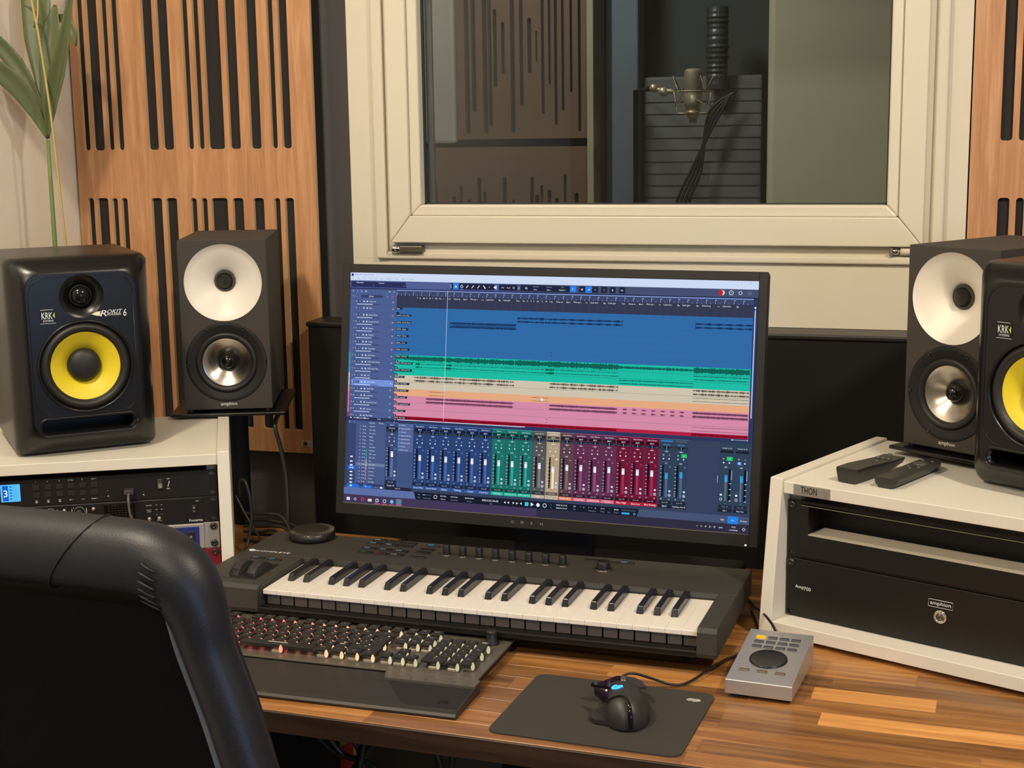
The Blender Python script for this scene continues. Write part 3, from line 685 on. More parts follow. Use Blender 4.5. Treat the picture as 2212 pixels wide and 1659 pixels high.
# --- unit 2: preamp with knobs
t, f = unit('audio_interface', 'black rack preamp with ringed gain knobs, second in the left rack', RL, ZL, U, 2*U)
o2 = .0889
b = MB(); b.bbox(.016, .4575, -.0042, -.0026, .0006, U-.0012, .0012); b.build('fascia', mat('fascia_black', rgb(22, 21, 20), .4), t)
PY2 = -.0045
for x, z in ((.1413, .1193), (.1690, .1193), (.2149, .1193), (.2375, .1025), (.2607, .1193), (.2830, .1025), (.119, .1025), (.192, .1025)):
    q = MB(); q.lathe([(.0066, 0), (.0066, -.003), (.0058, -.0095), (.0050, -.0102), (0, -.0102)], x, z-o2, 'Y', 28, cy=-.0043); kn = q.build('knob', BLACK, t)
    q = MB(); q.tube([(x+.0088*math.cos(a), -.0044, z-o2+.0088*math.sin(a)) for a in [math.radians(-45+k*270/26) for k in range(27)]], .00045, 4, 1); q.build('scale_arc', PRINTG, kn)
for x, z in ((.1916, .1242), (.2372, .1238), (.2831, .1241), (.2606, .102), (.3708, .1015), (.3865, .1015)):
    q = MB(); q.lathe([(.0030, 0), (.0030, -.003), (.0022, -.0042), (0, -.0044)], x, z-o2, 'Y', 18, cy=-.0043); q.build('button', mat('silver_button', rgb(176, 168, 152), .35, .6), t)
b = MB()
for x in (.1550, .1805, .2033, .2265, .2490, .2720): b.quad(x-.0003, x+.0003, .1085-o2, .1262-o2, PY2)
for i, x in enumerate((.1323, .160, .2057, .2517)): b.text(str(1+2*i), x, .1268-o2, h=.0018, y=PY2)
for x in (.1916, .2372, .2831): b.text('INST', x, .1143-o2, h=.0012, y=PY2)
b.text('Focusrite', .4454, .0943-o2, h=.0042, w=.0215, y=PY2); b.text('Scarlett', .3075, .0965-o2, h=.0028, w=.0155, y=PY2)
b.text('POWER', .4488, .1267-o2, h=.0012, y=PY2); b.text('MONITOR', .3708, .1238-o2, h=.0014, y=PY2); b.text('INTERNAL', .3708, .1160-o2, h=.0012, y=PY2); b.text('LOCKED', .3708, .1130-o2, h=.0012, y=PY2)
for x in (.3829, .3910):
    for z, s in ((.1240, '44.1'), (.1162, '88.2'), (.1078, '176')): b.text(s, x, z-o2, h=.0012, y=PY2)
b.text('LOCK', .3708, .0975-o2, h=.0010, y=PY2); b.text('SAMPLE RATE', .3865, .0970-o2, h=.0010, y=PY2)
b.build('panel_print', PRINT, t)
b = MB(); b.box(.3168, .3288, -.0044, -.0042, .0952-o2, .0985-o2); b.build('red_badge', mat('red_badge', rgb(190, 52, 44), .5, emit=.1), t)  # badge colour helped by a weak added glow
b = MB(); b.text('18i20', .3228, .0968-o2, h=.0020, y=-.0046); b.build('badge_print', DEEP, t)
b = MB(); b.box(.2995, .3485, -.0044, -.0042, .1030-o2, .1280-o2); mt = b.build('level_meter', mat('meter_glass', rgb(16, 15, 14), .2), t)
b = MB()
for i in range(8):
    for k in range(6): x = .306+i*.0052; z = .1265-o2-k*.004; b.quad(x, x+.0032, z-.0003, z+.0003, -.0045)
b.build('meter_marks', mat('meter_dim', rgb(60, 58, 54), .6), mt)
b = MB(); b.bbox(.4392, .4472, -.0062, -.0042, .1062-o2, .1200-o2, .0008); sw = b.build('rocker_switch', mat('switch_dark', rgb(36, 34, 32), .4), t)
b = MB(); b.text('O', .4431, .1160-o2, h=.0030, y=-.0065); b.text('I', .4431, .1100-o2, h=.0028, y=-.0065); b.build('switch_marks', PRINT, sw)
# --- unit 3: silver frame with blue fascia
SILV = mat('silver_panel', rgb(178, 172, 170), .4, .5)
t, f = unit('rack_processor', 'silver rack unit with dark blue fascia, third in the left rack behind the chair', RL, ZL, U, U, m=SILV, holes='none')
b = MB(); b.bbox(.022, .4575, -.0060, -.0028, .0012, U-.0006, .0015); b.build('trim_frame', SILV, t)
b = MB(); b.bbox(.032, .4498, -.0068, -.0058, .0055, .0390, .002); bf = b.build('blue_fascia', mat('blue_fascia', rgb(38, 48, 118), .35), t)
b = MB(); b.bbox(.4300, .4420, -.0092, -.0066, .0120, .0320, .001); sw = b.build('rocker_switch', mat('switch_dark', rgb(36, 34, 32), .4), t)
b = MB(); b.text('O', .436, .0230, h=.0032, y=-.0095); b.build('switch_marks', PRINT, sw)
for x in (.09, .16, .23, .30):
    q = MB(); q.lathe([(.0085, 0), (.0085, -.008), (.007, -.0095), (0, -.0095)], x, .021, 'Y', 24, cy=-.0066); q.build('knob', BLACK, t)
b = MB()
for k in range(6): b.quad(.389+k*.0022, .3905+k*.0022, .0355, .0370, -.0070)
b.build('led_strip', emit_mat('led_violet', rgb(150, 150, 255), 2.5), t)
for x in (.0095, .4734):
    for z in (.0082, .0372): screw_at(x, z, t, -.0028, .0062)
# --- unit 4: dark red unit
t, f = unit('rack_preamp', 'dark red rack unit, lowest in the left rack behind the chair', RL, ZL, U, 0, m=mat('oxblood_panel', rgb(122, 22, 34), .4))
for x in (.10, .20, .30):
    q = MB(); q.lathe([(.010, 0), (.010, -.01), (.008, -.012), (0, -.012)], x, .022, 'Y', 24, cy=-.0028); q.build('knob', BLACK, t)
screw_at(.4740, .0372, t, -.0028, .0060)
# --- right rack: drawer and amplifier
t = thing('rack_storage_unit', 'black two-unit rack drawer with a pale grip strip, above the amplifier in the right rack', 'rack unit', (RR[0][0], RR[0][1], .7694+2*U), RR[1])
b = MB(); b.bbox(0, .4826, -.0015, .0015, .0005, 2*U-.0005, .0006, 1); f = b.build('rack_frame', PANELB, t)
cs = MB()
for x in (.0070, .4756):
    for z in (.008, 2*U-.008): cs.poly(rrect(x-.0045, x+.0045, z-.0033, z+.0033, .0032, 4), -.02, .02)
cs.box(.0215, .4611, -.01, .01, .0040, 2*U-.0045)
cut(f, [cs])
b = MB(); b.box(.0225, .4601, -.0045, .27, .0050, .0395); b.box(.0225, .0350, -.0045, .27, .0395, 2*U-.006); b.box(.4476, .4601, -.0045, .27, .0395, 2*U-.006); b.box(.0225, .4601, .045, .27, .0395, 2*U-.006)
dr = b.build('drawer_box', PANELB, t)
b = MB(); b.add([(.0352, -.0046, .0397), (.4474, -.0046, .0397), (.4474, .0080, .0400), (.0352, .0080, .0400), (.0440, .030, .0440), (.4386, .030, .0440)], [(0, 1, 2, 3), (3, 2, 5, 4)], False); b.box(.0352, .4474, -.0050, -.0044, .0385, .0398)
b.build('grip_strip', mat('pale_grip', rgb(196, 188, 168), .45, .3), t)
b = MB(); b.box(.0230, .4596, -.0049, -.0040, 2*U-.0068, 2*U-.0058); b.build('top_lip', mat('lip_edge', rgb(150, 152, 128), .4, .5), t)
screw_at(.0072, 2*U-.0085, t, -.0015, .0062); screw_at(.4754, 2*U-.0085, t, -.0015, .0062)
t, f = unit('power_amplifier', 'black power amplifier with a round chrome button, lower unit of the right rack', RR, .7694, 2*U, 0, m=PANELB, cat='amplifier')
b = MB(); b.text('Amp', .0222, .0452, h=.0068, y=PY); b.text('700', .0350, .0446, h=.0056, y=PY)
b.text('amphion', .2410, .0625, w=.0305, y=PY, h=.0070)
b.build('panel_print', PRINT, t)
b = MB(); b.tube([(.2233, PY+.0001, .0575), (.2587, PY+.0001, .0575), (.2587, PY+.0001, .0680), (.2233, PY+.0001, .0680), (.2233, PY+.0001, .0575)], .00035, 4, 1)
b.build('logo_frame', PRINT, t)
b = MB(); b.lathe([(.0095, 0), (.0095, -.0018), (.0085, -.0026), (.0062, -.0028), (.0056, -.0012)], .2413, .0447, 'Y', 40, cy=-.0028); pb = b.build('power_button', CHROME, t)
b = MB(); b.lathe([(.0055, -.001), (.0052, -.0022), (.0035, -.0026), (.0030, -.0020), (0, -.0020)], .2413, .0447, 'Y', 30, cy=-.0028); b.build('button_cap', mat('dark_chrome', rgb(130, 130, 128), .15, 1.0), pb)
screw_at(.0072, 2*U-.0075, t, -.0028, .0062)

# ================================================================== COMPUTER MONITOR
SW, SH = .698, .393
tilt = .148
mon = thing('computer_monitor', 'large black monitor showing coloured audio tracks and a mixer', 'monitor', (-.9732, 2.2405, .8669), -.0566)
TM = Matrix.Rotation(-tilt, 4, 'X')     # panel leans back; built in a plane frame: x right, z up, -y to viewer
def mb_m():
    q = MB(); q.M = TM; return q
BEZ = mat('monitor_bezel', rgb(24, 23, 22), .5)
b = mb_m(); b.bbox(-.0145, SW+.0145, .0012, .022, -.021, SH+.0145, .006, 3); b.bbox(.10, SW-.10, .018, .055, .06, SH-.05, .012, 3); b.build('housing', BEZ, mon)
b = mb_m()
for a in ((-.0145, 0, -.0008, .0030, -.021, SH+.0145), (SW, SW+.0145, -.0008, .0030, -.021, SH+.0145), (-.001, SW+.001, -.0008, .0030, SH, SH+.0145), (-.001, SW+.001, -.0008, .0030, -.021, 0)): b.bbox(*a, .001, 1)
b.build('bezel', BEZ, mon)
b = mb_m(); b.box(0, SW, -.0012, -.0008, -.0012, 0.0); b.build('screen_edge', mat('edge_line', rgb(130, 124, 108), .4, .5), mon)
b = mb_m()
for i, ch in enumerate('OMEN'): b.text(ch, .3085+i*.0168, -.0105, h=.0046, y=-.0010)
b.build('brand_lettering', PRINTG, mon)
b = mb_m(); b.lathe([(0, -.0012), (.0014, -.001), (.0015, -.0005)], SW-.004, -.0175, 'Y', 10); b.build('power_light', emit_mat('white_led', (1, 1, 1, 1), 3), mon)
b = MB(); b.bbox(.28, .42, .08, .10, -.12, .16, .006); b.bbox(.30, .40, .05, .09, .10, .17, .004); b.build('stand_neck', MATTE, mon)
b = MB(); b.bbox(.04, .66, .03, .19, -.1268, -.100, .006); b.build('stand_base', MATTE, mon)  # oversized black plate, added to darken the gap under the screen

# ---- what the screen shows: flat coloured shapes lying in the display plane (millimetres from its top-left)
class UI(MB):
    def __init__(self): super().__init__(); self.M = TM; self.ly = 0
    def P(self, x, y): return (x/1000, -.0002-self.ly*.00006, SH-y/1000)
    def r(self, x0, y0, x1, y1, c, ly=1):
        self.ly = ly; self.c = c; self.add([self.P(x0, y1), self.P(x1, y1), self.P(x1, y0), self.P(x0, y0)], [(0, 1, 2, 3)], False)
    def pg(self, pts, c, ly=2):
        self.ly = ly; self.c = c; self.add([self.P(*p) for p in pts], [tuple(range(len(pts)))], False)
    def t(self, s, x, y, h, c, ly=6, w=None, left=False):
        vs, fs, W, H = text_geo(s)
        if not vs: return
        k = h/.72 if not w else w/W
        self.ly = ly; self.c = c
        ox = x+(W*k/2 if left else 0)
        self.add([self.P(ox+a*k, y-b_*k) for a, b_ in vs], fs, False)
    def disc(self, x, y, r, c, ly=5, n=14): self.pg([(x+r*math.cos(2*PI*i/n), y+r*math.sin(2*PI*i/n)) for i in range(n)], c, ly)
    def ring(self, x, y, r, w, c, ly=5, n=16):
        self.ly = ly; self.c = c; vs = []; fs = []
        for i in range(n):
            a = 2*PI*i/n; vs += [self.P(x+r*math.cos(a), y+r*math.sin(a)), self.P(x+(r-w)*math.cos(a), y+(r-w)*math.sin(a))]
        for i in range(n): j = (i+1) % n; fs.append((2*i, 2*j, 2*j+1, 2*i+1))
        self.add(vs, fs, False)
    def wave(self, x0, x1, y, amp, c, ly=4, step=.8, env=None, fl=.35, gap=None):
        """audio waveform band centred on y"""
        x = x0; self.c = c; self.ly = ly; vs = []; n = 0
        while x <= x1:
            e = env((x-x0)/(x1-x0)) if env else 1
            a = amp*e*(1-fl+fl*2*random.random())
            vs += [self.P(x, y-a), self.P(x, y+a*random.uniform(.85, 1.1))]; x += step; n += 1
        self.add(vs, [(2*i+1, 2*i+3, 2*i+2, 2*i) for i in range(n-1)], False)
random.seed(11)
u = UI(); WH = rgb(232, 238, 250); DIM = rgb(150, 162, 190)
u.r(0, 0, 698, 393, rgb(62, 72, 112), 0)
u.r(0, 0, 698, 13.2, rgb(205, 218, 244), 1)
u.t('Studio One - [Day 04_RE]', 8, 3.6, 2.3, rgb(120, 130, 160), left=True); u.r(2, 1.6, 6, 6, rgb(40, 50, 120), 3)
for i, (s, x) in enumerate((('File', 3), ('Edit', 13.5), ('Song', 24), ('Track', 34), ('Event', 44), ('Audio', 55), ('Transport', 67), ('View', 83), ('Studio One', 94), ('Help', 111))): u.t(s, x, 9.8, 2.1, rgb(130, 140, 168), left=True)
for x, s in ((657, '-'), (672, 'o'), (686, 'x')): u.t(s, x, 3.8, 2.4, rgb(90, 98, 130))
u.r(0, 13.2, 698, 26, rgb(82, 96, 148), 1); u.r(300, 13.2, 698, 26, rgb(70, 80, 112), 1.2)
u.pg([(2, 15), (102.7, 15), (104.5, 24.5), (2, 24.5)], rgb(42, 50, 92), 3)
u.t('Parameter', 12, 16.8, 2.3, WH, left=True); u.t('Control', 53, 17, 2.3, WH, left=True); u.t('v', 44, 21, 1.8, WH); u.t('v', 101, 21.5, 1.8, WH)
# toolbar
for x0, x1 in ((184, 262), (270, 302), (308, 392)): u.r(x0, 14.5, x1, 24.6, rgb(34, 38, 62), 3)
u.r(189, 14.5, 199, 24.2, rgb(40, 130, 235), 4); u.t('[', 185.5, 19.4, 5, WH)
u.pg([(193, 17), (193, 22), (196.5, 20.5)], WH, 5); u.ring(204.5, 19.5, 2.4, .8, WH); u.r(201.5, 23.8, 207.5, 24.4, rgb(80, 160, 240), 5)
for x in (214, 224, 234): u.pg([(x-2.2, 21.5), (x-1.2, 22), (x+2.4, 17.8), (x+1.4, 17)], WH, 5)
u.pg([(242, 17), (243, 17), (247.5, 22), (245, 22)], WH, 5); u.t('+', 253.5, 19.6, 3.4, WH); u.pg([(261, 19), (263, 18), (266, 16.5), (266, 23), (263, 21), (261, 20.5)], WH, 5)
for x, s in ((277, '>>'), (287, '<->'), (296, 'Q'), (305, 'X'), (318, 'IQ')): u.t(s, x, 19.8, 3.2, WH)
for x, a, c_ in ((334, 'Quantize', '1/16 -'), (357, 'Timebase', 'Bars -'), (380, 'Snap', 'Adaptive -')): u.t(a, x, 16.9, 1.9, DIM); u.t(c_, x, 21.6, 2.2, WH)
for x, c_ in ((398, rgb(40, 130, 235)), (413, rgb(34, 38, 62)), (424, rgb(40, 130, 235)), (435, rgb(34, 38, 62)), (450, rgb(34, 38, 62)), (464, rgb(34, 38, 62)), (480, rgb(34, 38, 62))): u.r(x-5, 14.6, x+5, 24.2, c_, 4)
for x, s in ((398, 'F-'), (413, 'IB'), (424, '-H'), (435, '+'), (450, '?'), (464, 'B'), (480, 'H-')): u.t(s, x, 19.5, 3.2, WH)
u.disc(640, 19, 4.8, rgb(190, 40, 44)); u.pg([(641, 14.6), (645, 17), (645, 21), (641, 23.5), (643, 19)], rgb(240, 225, 225), 6)
u.ring(655.5, 19, 3.6, .8, WH); u.t('cp', 655.5, 19, 1.8, WH); u.ring(670, 19, 3.2, .8, WH, n=5); u.ring(684, 19, 3, .5, DIM, n=4)
# ruler and lyric lane
u.r(0, 26, 698, 27.4, rgb(28, 32, 60), 2)
u.r(2, 27.6, 87.4, 250, rgb(78, 96, 146), 1.5); u.r(87.6, 27.6, 691, 29, rgb(140, 165, 225), 3); u.r(87.6, 29, 691, 37, rgb(62, 72, 108), 2); u.r(87.6, 37, 691, 57.2, rgb(54, 58, 82), 2)
for i in range(41):
    x = 87.9+i*14.68; u.t(str(1+2*i), x+1, 31.8, 1.9, WH); u.r(x, 34.2 if i % 2 else 33.2, x+.35, 37, WH, 4); u.r(x+7.3, 35.6, x+7.6, 37, WH, 4); u.r(x+.1, 42.5, x+.35, 57.2, rgb(74, 80, 108), 3)
ly = ['Y', 'Li', 'Ba', 'F', 'O', 'I', 'Na', 'Ve', 'I']
xs = [124, 129.5, 136, 142, 147, 152.5, 157.5, 164.5, 173]
for s, x in zip(ly, xs): u.t(s, x, 40.6, 2.6, WH, left=True)
x = 180; seq = ['I do', 'How to', 'But I', 'Fire up t', 'I c', 'I just kno', 'Ba', 'I just got', 'You', 'So', 'C', 'Y', 'I', 'An', 'S', 'W']; k = 0
wdt = {'I do': 11.5, 'How to': 17, 'But I': 12.5, 'Fire up t': 20, 'I c': 7.5, 'I just kno': 22.5, 'Ba': 7.5, 'I just got': 22.5, 'You': 11.5, 'So': 7, 'C': 6.5, 'Y': 5.5, 'I': 5, 'An': 9, 'S': 6, 'W': 7.5, 'And': 9, "And it's g": 25}
full = seq+seq[:8]+seq[:8]+['An', "And it's g", 'I c', 'I just kno', 'Ba', 'I just got']
for s in full:
    if x+wdt[s] > 692: break
    u.t(s, x, 40.6, 2.6, WH, left=True); x += wdt[s]
u.t('Lyrics', 3.5, 39.8, 2.1, DIM, left=True); u.r(21, 37.5, 62, 42.2, rgb(56, 66, 110), 3); u.t('Global', 40, 39.8, 2.4, WH); u.t('♪', 70, 40, 2.6, WH); u.t('L', 80, 40, 4, rgb(235, 80, 90))
for x, s in ((6, '='), (14, 'i'), (22, 'k'), (30, 'N'), (74, 'm'), (82, '+')): u.t(s, x, 31.4, 3.2, WH)
# arrangement bands (y limits measured on the glass)
bands = [(57.2, 136.8, (50, 106, 166)), (136.8, 171, (30, 188, 164)), (171, 194, (205, 195, 172)), (194, 205.5, (228, 168, 128)), (205.5, 240, (212, 138, 166)), (240, 245.4, (178, 34, 66))]
for y0, y1, c_ in bands: u.r(87.8, y0, 690.8, y1, rgb(*c_), 3)
for y in (148.5, 160, 182.6, 217, 228.6): u.r(87.8, y, 690.8, y+.35, rgb(30, 60, 70) if y < 170 else rgb(120, 90, 96), 3.5)
for y in (80.5, 92, 103.5, 115, 126.4): u.r(87.8, y, 690.8, y+.25, rgb(44, 94, 150), 3.5)
u.r(87.8, 244.9, 690.8, 245.6, rgb(200, 40, 70), 3.6)
names = ['Track 19', 'Beat', 'Drums Main', 'Drums Muted', 'Shaker', 'Ticking', 'Crash', 'Crash Rev', 'GTR Real', 'GTR Layer Strum', 'GTR Layer Pick', 'Arp', 'Arp Violins', 'Synth Hits', 'Lead Pad', 'Lead Pad Trem', 'Voices', 'Bass High']
tcol = [(84, 100, 150)]*8+[(40, 170, 160)]*3+[(214, 190, 180)]*2+[(236, 150, 130)]+[(232, 110, 140)]*3+[(170, 40, 66)]
for i, nm in enumerate(names):
    y = 49.0+i*11.42
    if y > 246: break
    u.r(2, y-5.2, 87.2, y-5, rgb(52, 62, 104), 3)
    if i == 12: u.r(8, y-5, 86, y+6, rgb(118, 146, 216), 2.5)
    u.r(2, y-4.6, 4.4, y+6, rgb(*tcol[i]), 3)
    if i != 1: u.t(str(i if i > 1 else 1), 9, y-.6, 1.9, WH)
    for k, s in enumerate('MS'): u.r(13+k*6.2-2.2, y-3, 13+k*6.2+2.6, y+2, rgb(60, 74, 120), 3); u.t(s, 13.2+k*6.2, y-.4, 2.5, WH)
    u.disc(27, y-.4, 1.2, WH); u.pg([(31.5, y-.8), (34, y-2), (34, y+1.2), (31.5, y)], WH, 5)
    u.t(nm, 37, y-.3, 2.3, WH if i else WH, left=True)
    if i != 1: u.r(14, y+4, 43, y+4.8, WH, 4); u.r(43, y+4, 57, y+4.8, rgb(34, 40, 70), 4)
    u.t('M', 81, y+.4, 2.2, WH)
    if i >= 2:
        yy = 71.8+(i-2)*11.5-.9; w_ = 16+len(nm)*1.15
        u.pg([(88, yy-2), (88+w_, yy-2), (86.4+w_, yy+1.6), (88, yy+1.6)], rgb(30, 34, 54), 5); u.t('270323 - '+nm, 89, yy-.1, 1.9, WH, ly=7, left=True)
        if i >= 8: u.pg([(88, yy+5.5), (92, yy+5.5), (94, yy+9), (88, yy+9)], rgb(30, 34, 54), 5); u.disc(90.4, yy+7.6, .8, WH, 7)
u.pg([(88, 57.4), (99, 57.4), (97.5, 60.6), (88, 60.6)], rgb(30, 34, 54), 5); u.t('Beat', 89, 59.2, 2, WH, ly=7, left=True)
u.pg([(88, 64.8), (91, 64.8), (94, 68.8), (88, 68.8)], rgb(30, 34, 54), 5)
NV = rgb(24, 52, 92); GN = rgb(16, 98, 86); BR = rgb(92, 84, 76); PU = rgb(112, 62, 88); MR = rgb(122, 12, 34)
for y in (80.6, 87.2):
    u.wave(185, 303, y, 1.1, NV, fl=.5)
    for k in range(52): u.r(186+k*2.26, y-2.2 if k % 3 else y-3.2, 186.35+k*2.26, y+2.4, NV, 5)
u.r(189, 80.6, 301, 87.2, rgb(40, 82, 136), 3.8)
for y in (69.2, 74.9): u.wave(304, 365, y, 1.5, NV, fl=.9, env=lambda t: .5+.5*abs(math.sin(t*70)), step=.6); u.wave(365, 484, y, 1.5, NV, fl=.35, env=lambda t: .75+.25*math.sin(t*50))
for y in (69.2, 74.9): u.wave(601.6, 690.5, y, 1.6, NV, fl=.35, env=lambda t: .7+.3*math.sin(t*34))
u.r(601.2, 66, 602, 78, NV, 5)
u.r(364, 122, 366, 123, NV, 5); u.r(364, 127, 366, 128, NV, 5)
u.wave(88, 303, 142.4, 3.6, GN, fl=.45, env=lambda t: min(1, .45+t*2) if t < .3 else 1); u.wave(303, 480, 142.2, 4.0, GN, fl=.4); u.wave(480, 601, 142.2, 1.9, GN, fl=.6); u.wave(601, 690.5, 142.2, 3.9, GN, fl=.35)
for y in (151.3, 156.7): u.wave(126, 480, y, .8, GN, fl=.6, env=lambda t: .6+(1.2 if t < .02 or abs(t-.17) < .015 or abs(t-.67) < .02 else 0)); u.wave(601, 690, y, .6, GN, fl=.6)
for y in (163, 168): u.wave(480, 601, y, .65, GN, fl=.5)
u.wave(89, 124, 165, .4, GN)
for y in (174, 179.6):
    for a, c_ in ((124, 303), (364, 480), (601, 690)): u.wave(a, c_, y, 1.4, BR, fl=.8, env=lambda t: .45+.55*abs(math.sin(t*23)))
for y in (185.6, 190.8): u.wave(601, 690, y, .35, BR)
for y in (197.4, 203): u.wave(152, 182, y, .35, rgb(130, 74, 60)); u.wave(334, 364, y, .35, rgb(130, 74, 60))
for y in (209.2, 214.9):
    for a, c_ in ((146, 303), (364, 480), (601, 690)): u.wave(a, c_, y, 1.6, PU, fl=.25, env=lambda t: min(1, t*40+.3)*min(1, (1-t)*40+.2))
    for k in range(7): u.wave(488+k*15.5, 500+k*15.5, y, 1.3, PU, env=lambda t: math.sin(PI*min(1, t*1.2+.1))*(1.3-t), step=.7)
u.pg([(359, 232), (362, 231.2), (362, 232.8)], PU, 5); u.pg([(359, 237), (362, 236.2), (362, 237.8)], PU, 5)
for y in (231.6, 237): u.wave(601, 690, y, .3, PU)
for a, c_ in ((88, 480), (601, 690.5)): u.wave(a, c_, 243.2, 1.9, MR, fl=.2)
u.r(179.4, 28, 180, 244, rgb(210, 225, 240), 8)
u.pg([(350, 196.5), (350, 202.5), (351.6, 201), (353, 203.4), (354, 202.8), (352.8, 200.4), (354.6, 200.2)], WH, 9)
u.r(691.5, 27.4, 698, 250, rgb(46, 58, 96), 2); u.r(693.2, 45, 695.2, 213, rgb(170, 190, 235), 4); u.disc(694.2, 41.5, 1.5, WH)
# lower edge of the arrangement + mixer
u.r(0, 245.6, 698, 252, rgb(46, 56, 92), 4); u.r(95.4, 246.2, 324, 247.2, WH, 5); u.t('Small', 62, 247.8, 2, WH); u.pg([(90, 246.8), (92, 245.8), (92, 247.8)], WH, 6)
for x in (9, 22, 35): u.disc(x, 247.4, 1.2, WH, 6)
u.r(664, 247.6, 690, 248, WH, 6); u.disc(666.5, 247.8, 1, WH, 6); u.disc(690, 247.8, 1, rgb(230, 210, 80), 6)
u.r(0, 252, 698, 367.5, rgb(56, 66, 92), 2); u.r(5, 252, 76, 366, rgb(72, 88, 136), 3); u.r(5, 257, 20, 362, rgb(58, 70, 112), 3.5)
u.t('X', 7.5, 254.4, 2.4, WH); u.t('/', 16, 254.4, 2.4, WH); u.t('Channel', 49, 255, 2.2, WH); u.t('Group', 66, 255, 2.2, WH)
short = ['Track 19', 'Dru. Main', 'Dru. uted', 'Shaker', 'Ticking', 'Crash', 'Crash Rev', 'GTR Real', 'GTR ..trum', 'GTR ..Pick', 'Arp', 'Arp Violins', 'Synth Hits', 'Lead Pad', 'Lea..Trem', 'Voices', 'Bass High']
for i, nm in enumerate(short):
    y = 261+i*5.92
    if i == 11: u.r(21, y-2.8, 75, y+2.8, rgb(104, 120, 160), 4)
    u.t(str(i+1), 27.5, y, 1.9, WH); u.disc(33, y, .7, WH, 6); u.pg([(35.5, y-.9), (38, y+.3), (38, y+1), (35.5, y)], WH, 6)
    if i >= 7: u.r(39.5, y-3, 40.8, y+3, rgb(*tcol[i+1]), 5)
    u.t(nm, 45, y, 2.0, WH, left=True)
u.r(22, 362-3, 74, 365-1.8, rgb(50, 60, 100), 4); u.t('Filter', 40, 361, 1.8, DIM)
for k, y in enumerate((314, 322, 328.5, 340, 346, 352, 358)): u.r(10, y-1, 15, y+1.2, WH, 6)
u.r(5.9, 329.6, 20, 336.2, rgb(40, 110, 220), 4); u.pg([(10, 331.4), (13, 333), (10, 334.6)], WH, 6); u.pg([(16, 331.4), (13, 333), (16, 334.6)], WH, 6)
u.r(5, 361, 28, 366.6, rgb(40, 110, 220), 5); u.r(36, 361.5, 52, 366.4, rgb(40, 110, 220), 5); u.r(11, 362.6, 15, 365, WH, 6); u.t('FX', 41, 364, 2, WH); u.t('>', 48, 364, 2, WH); u.t('AUX', 60, 364, 1.8, DIM); u.r(68, 362.5, 72, 365.5, WH, 6)
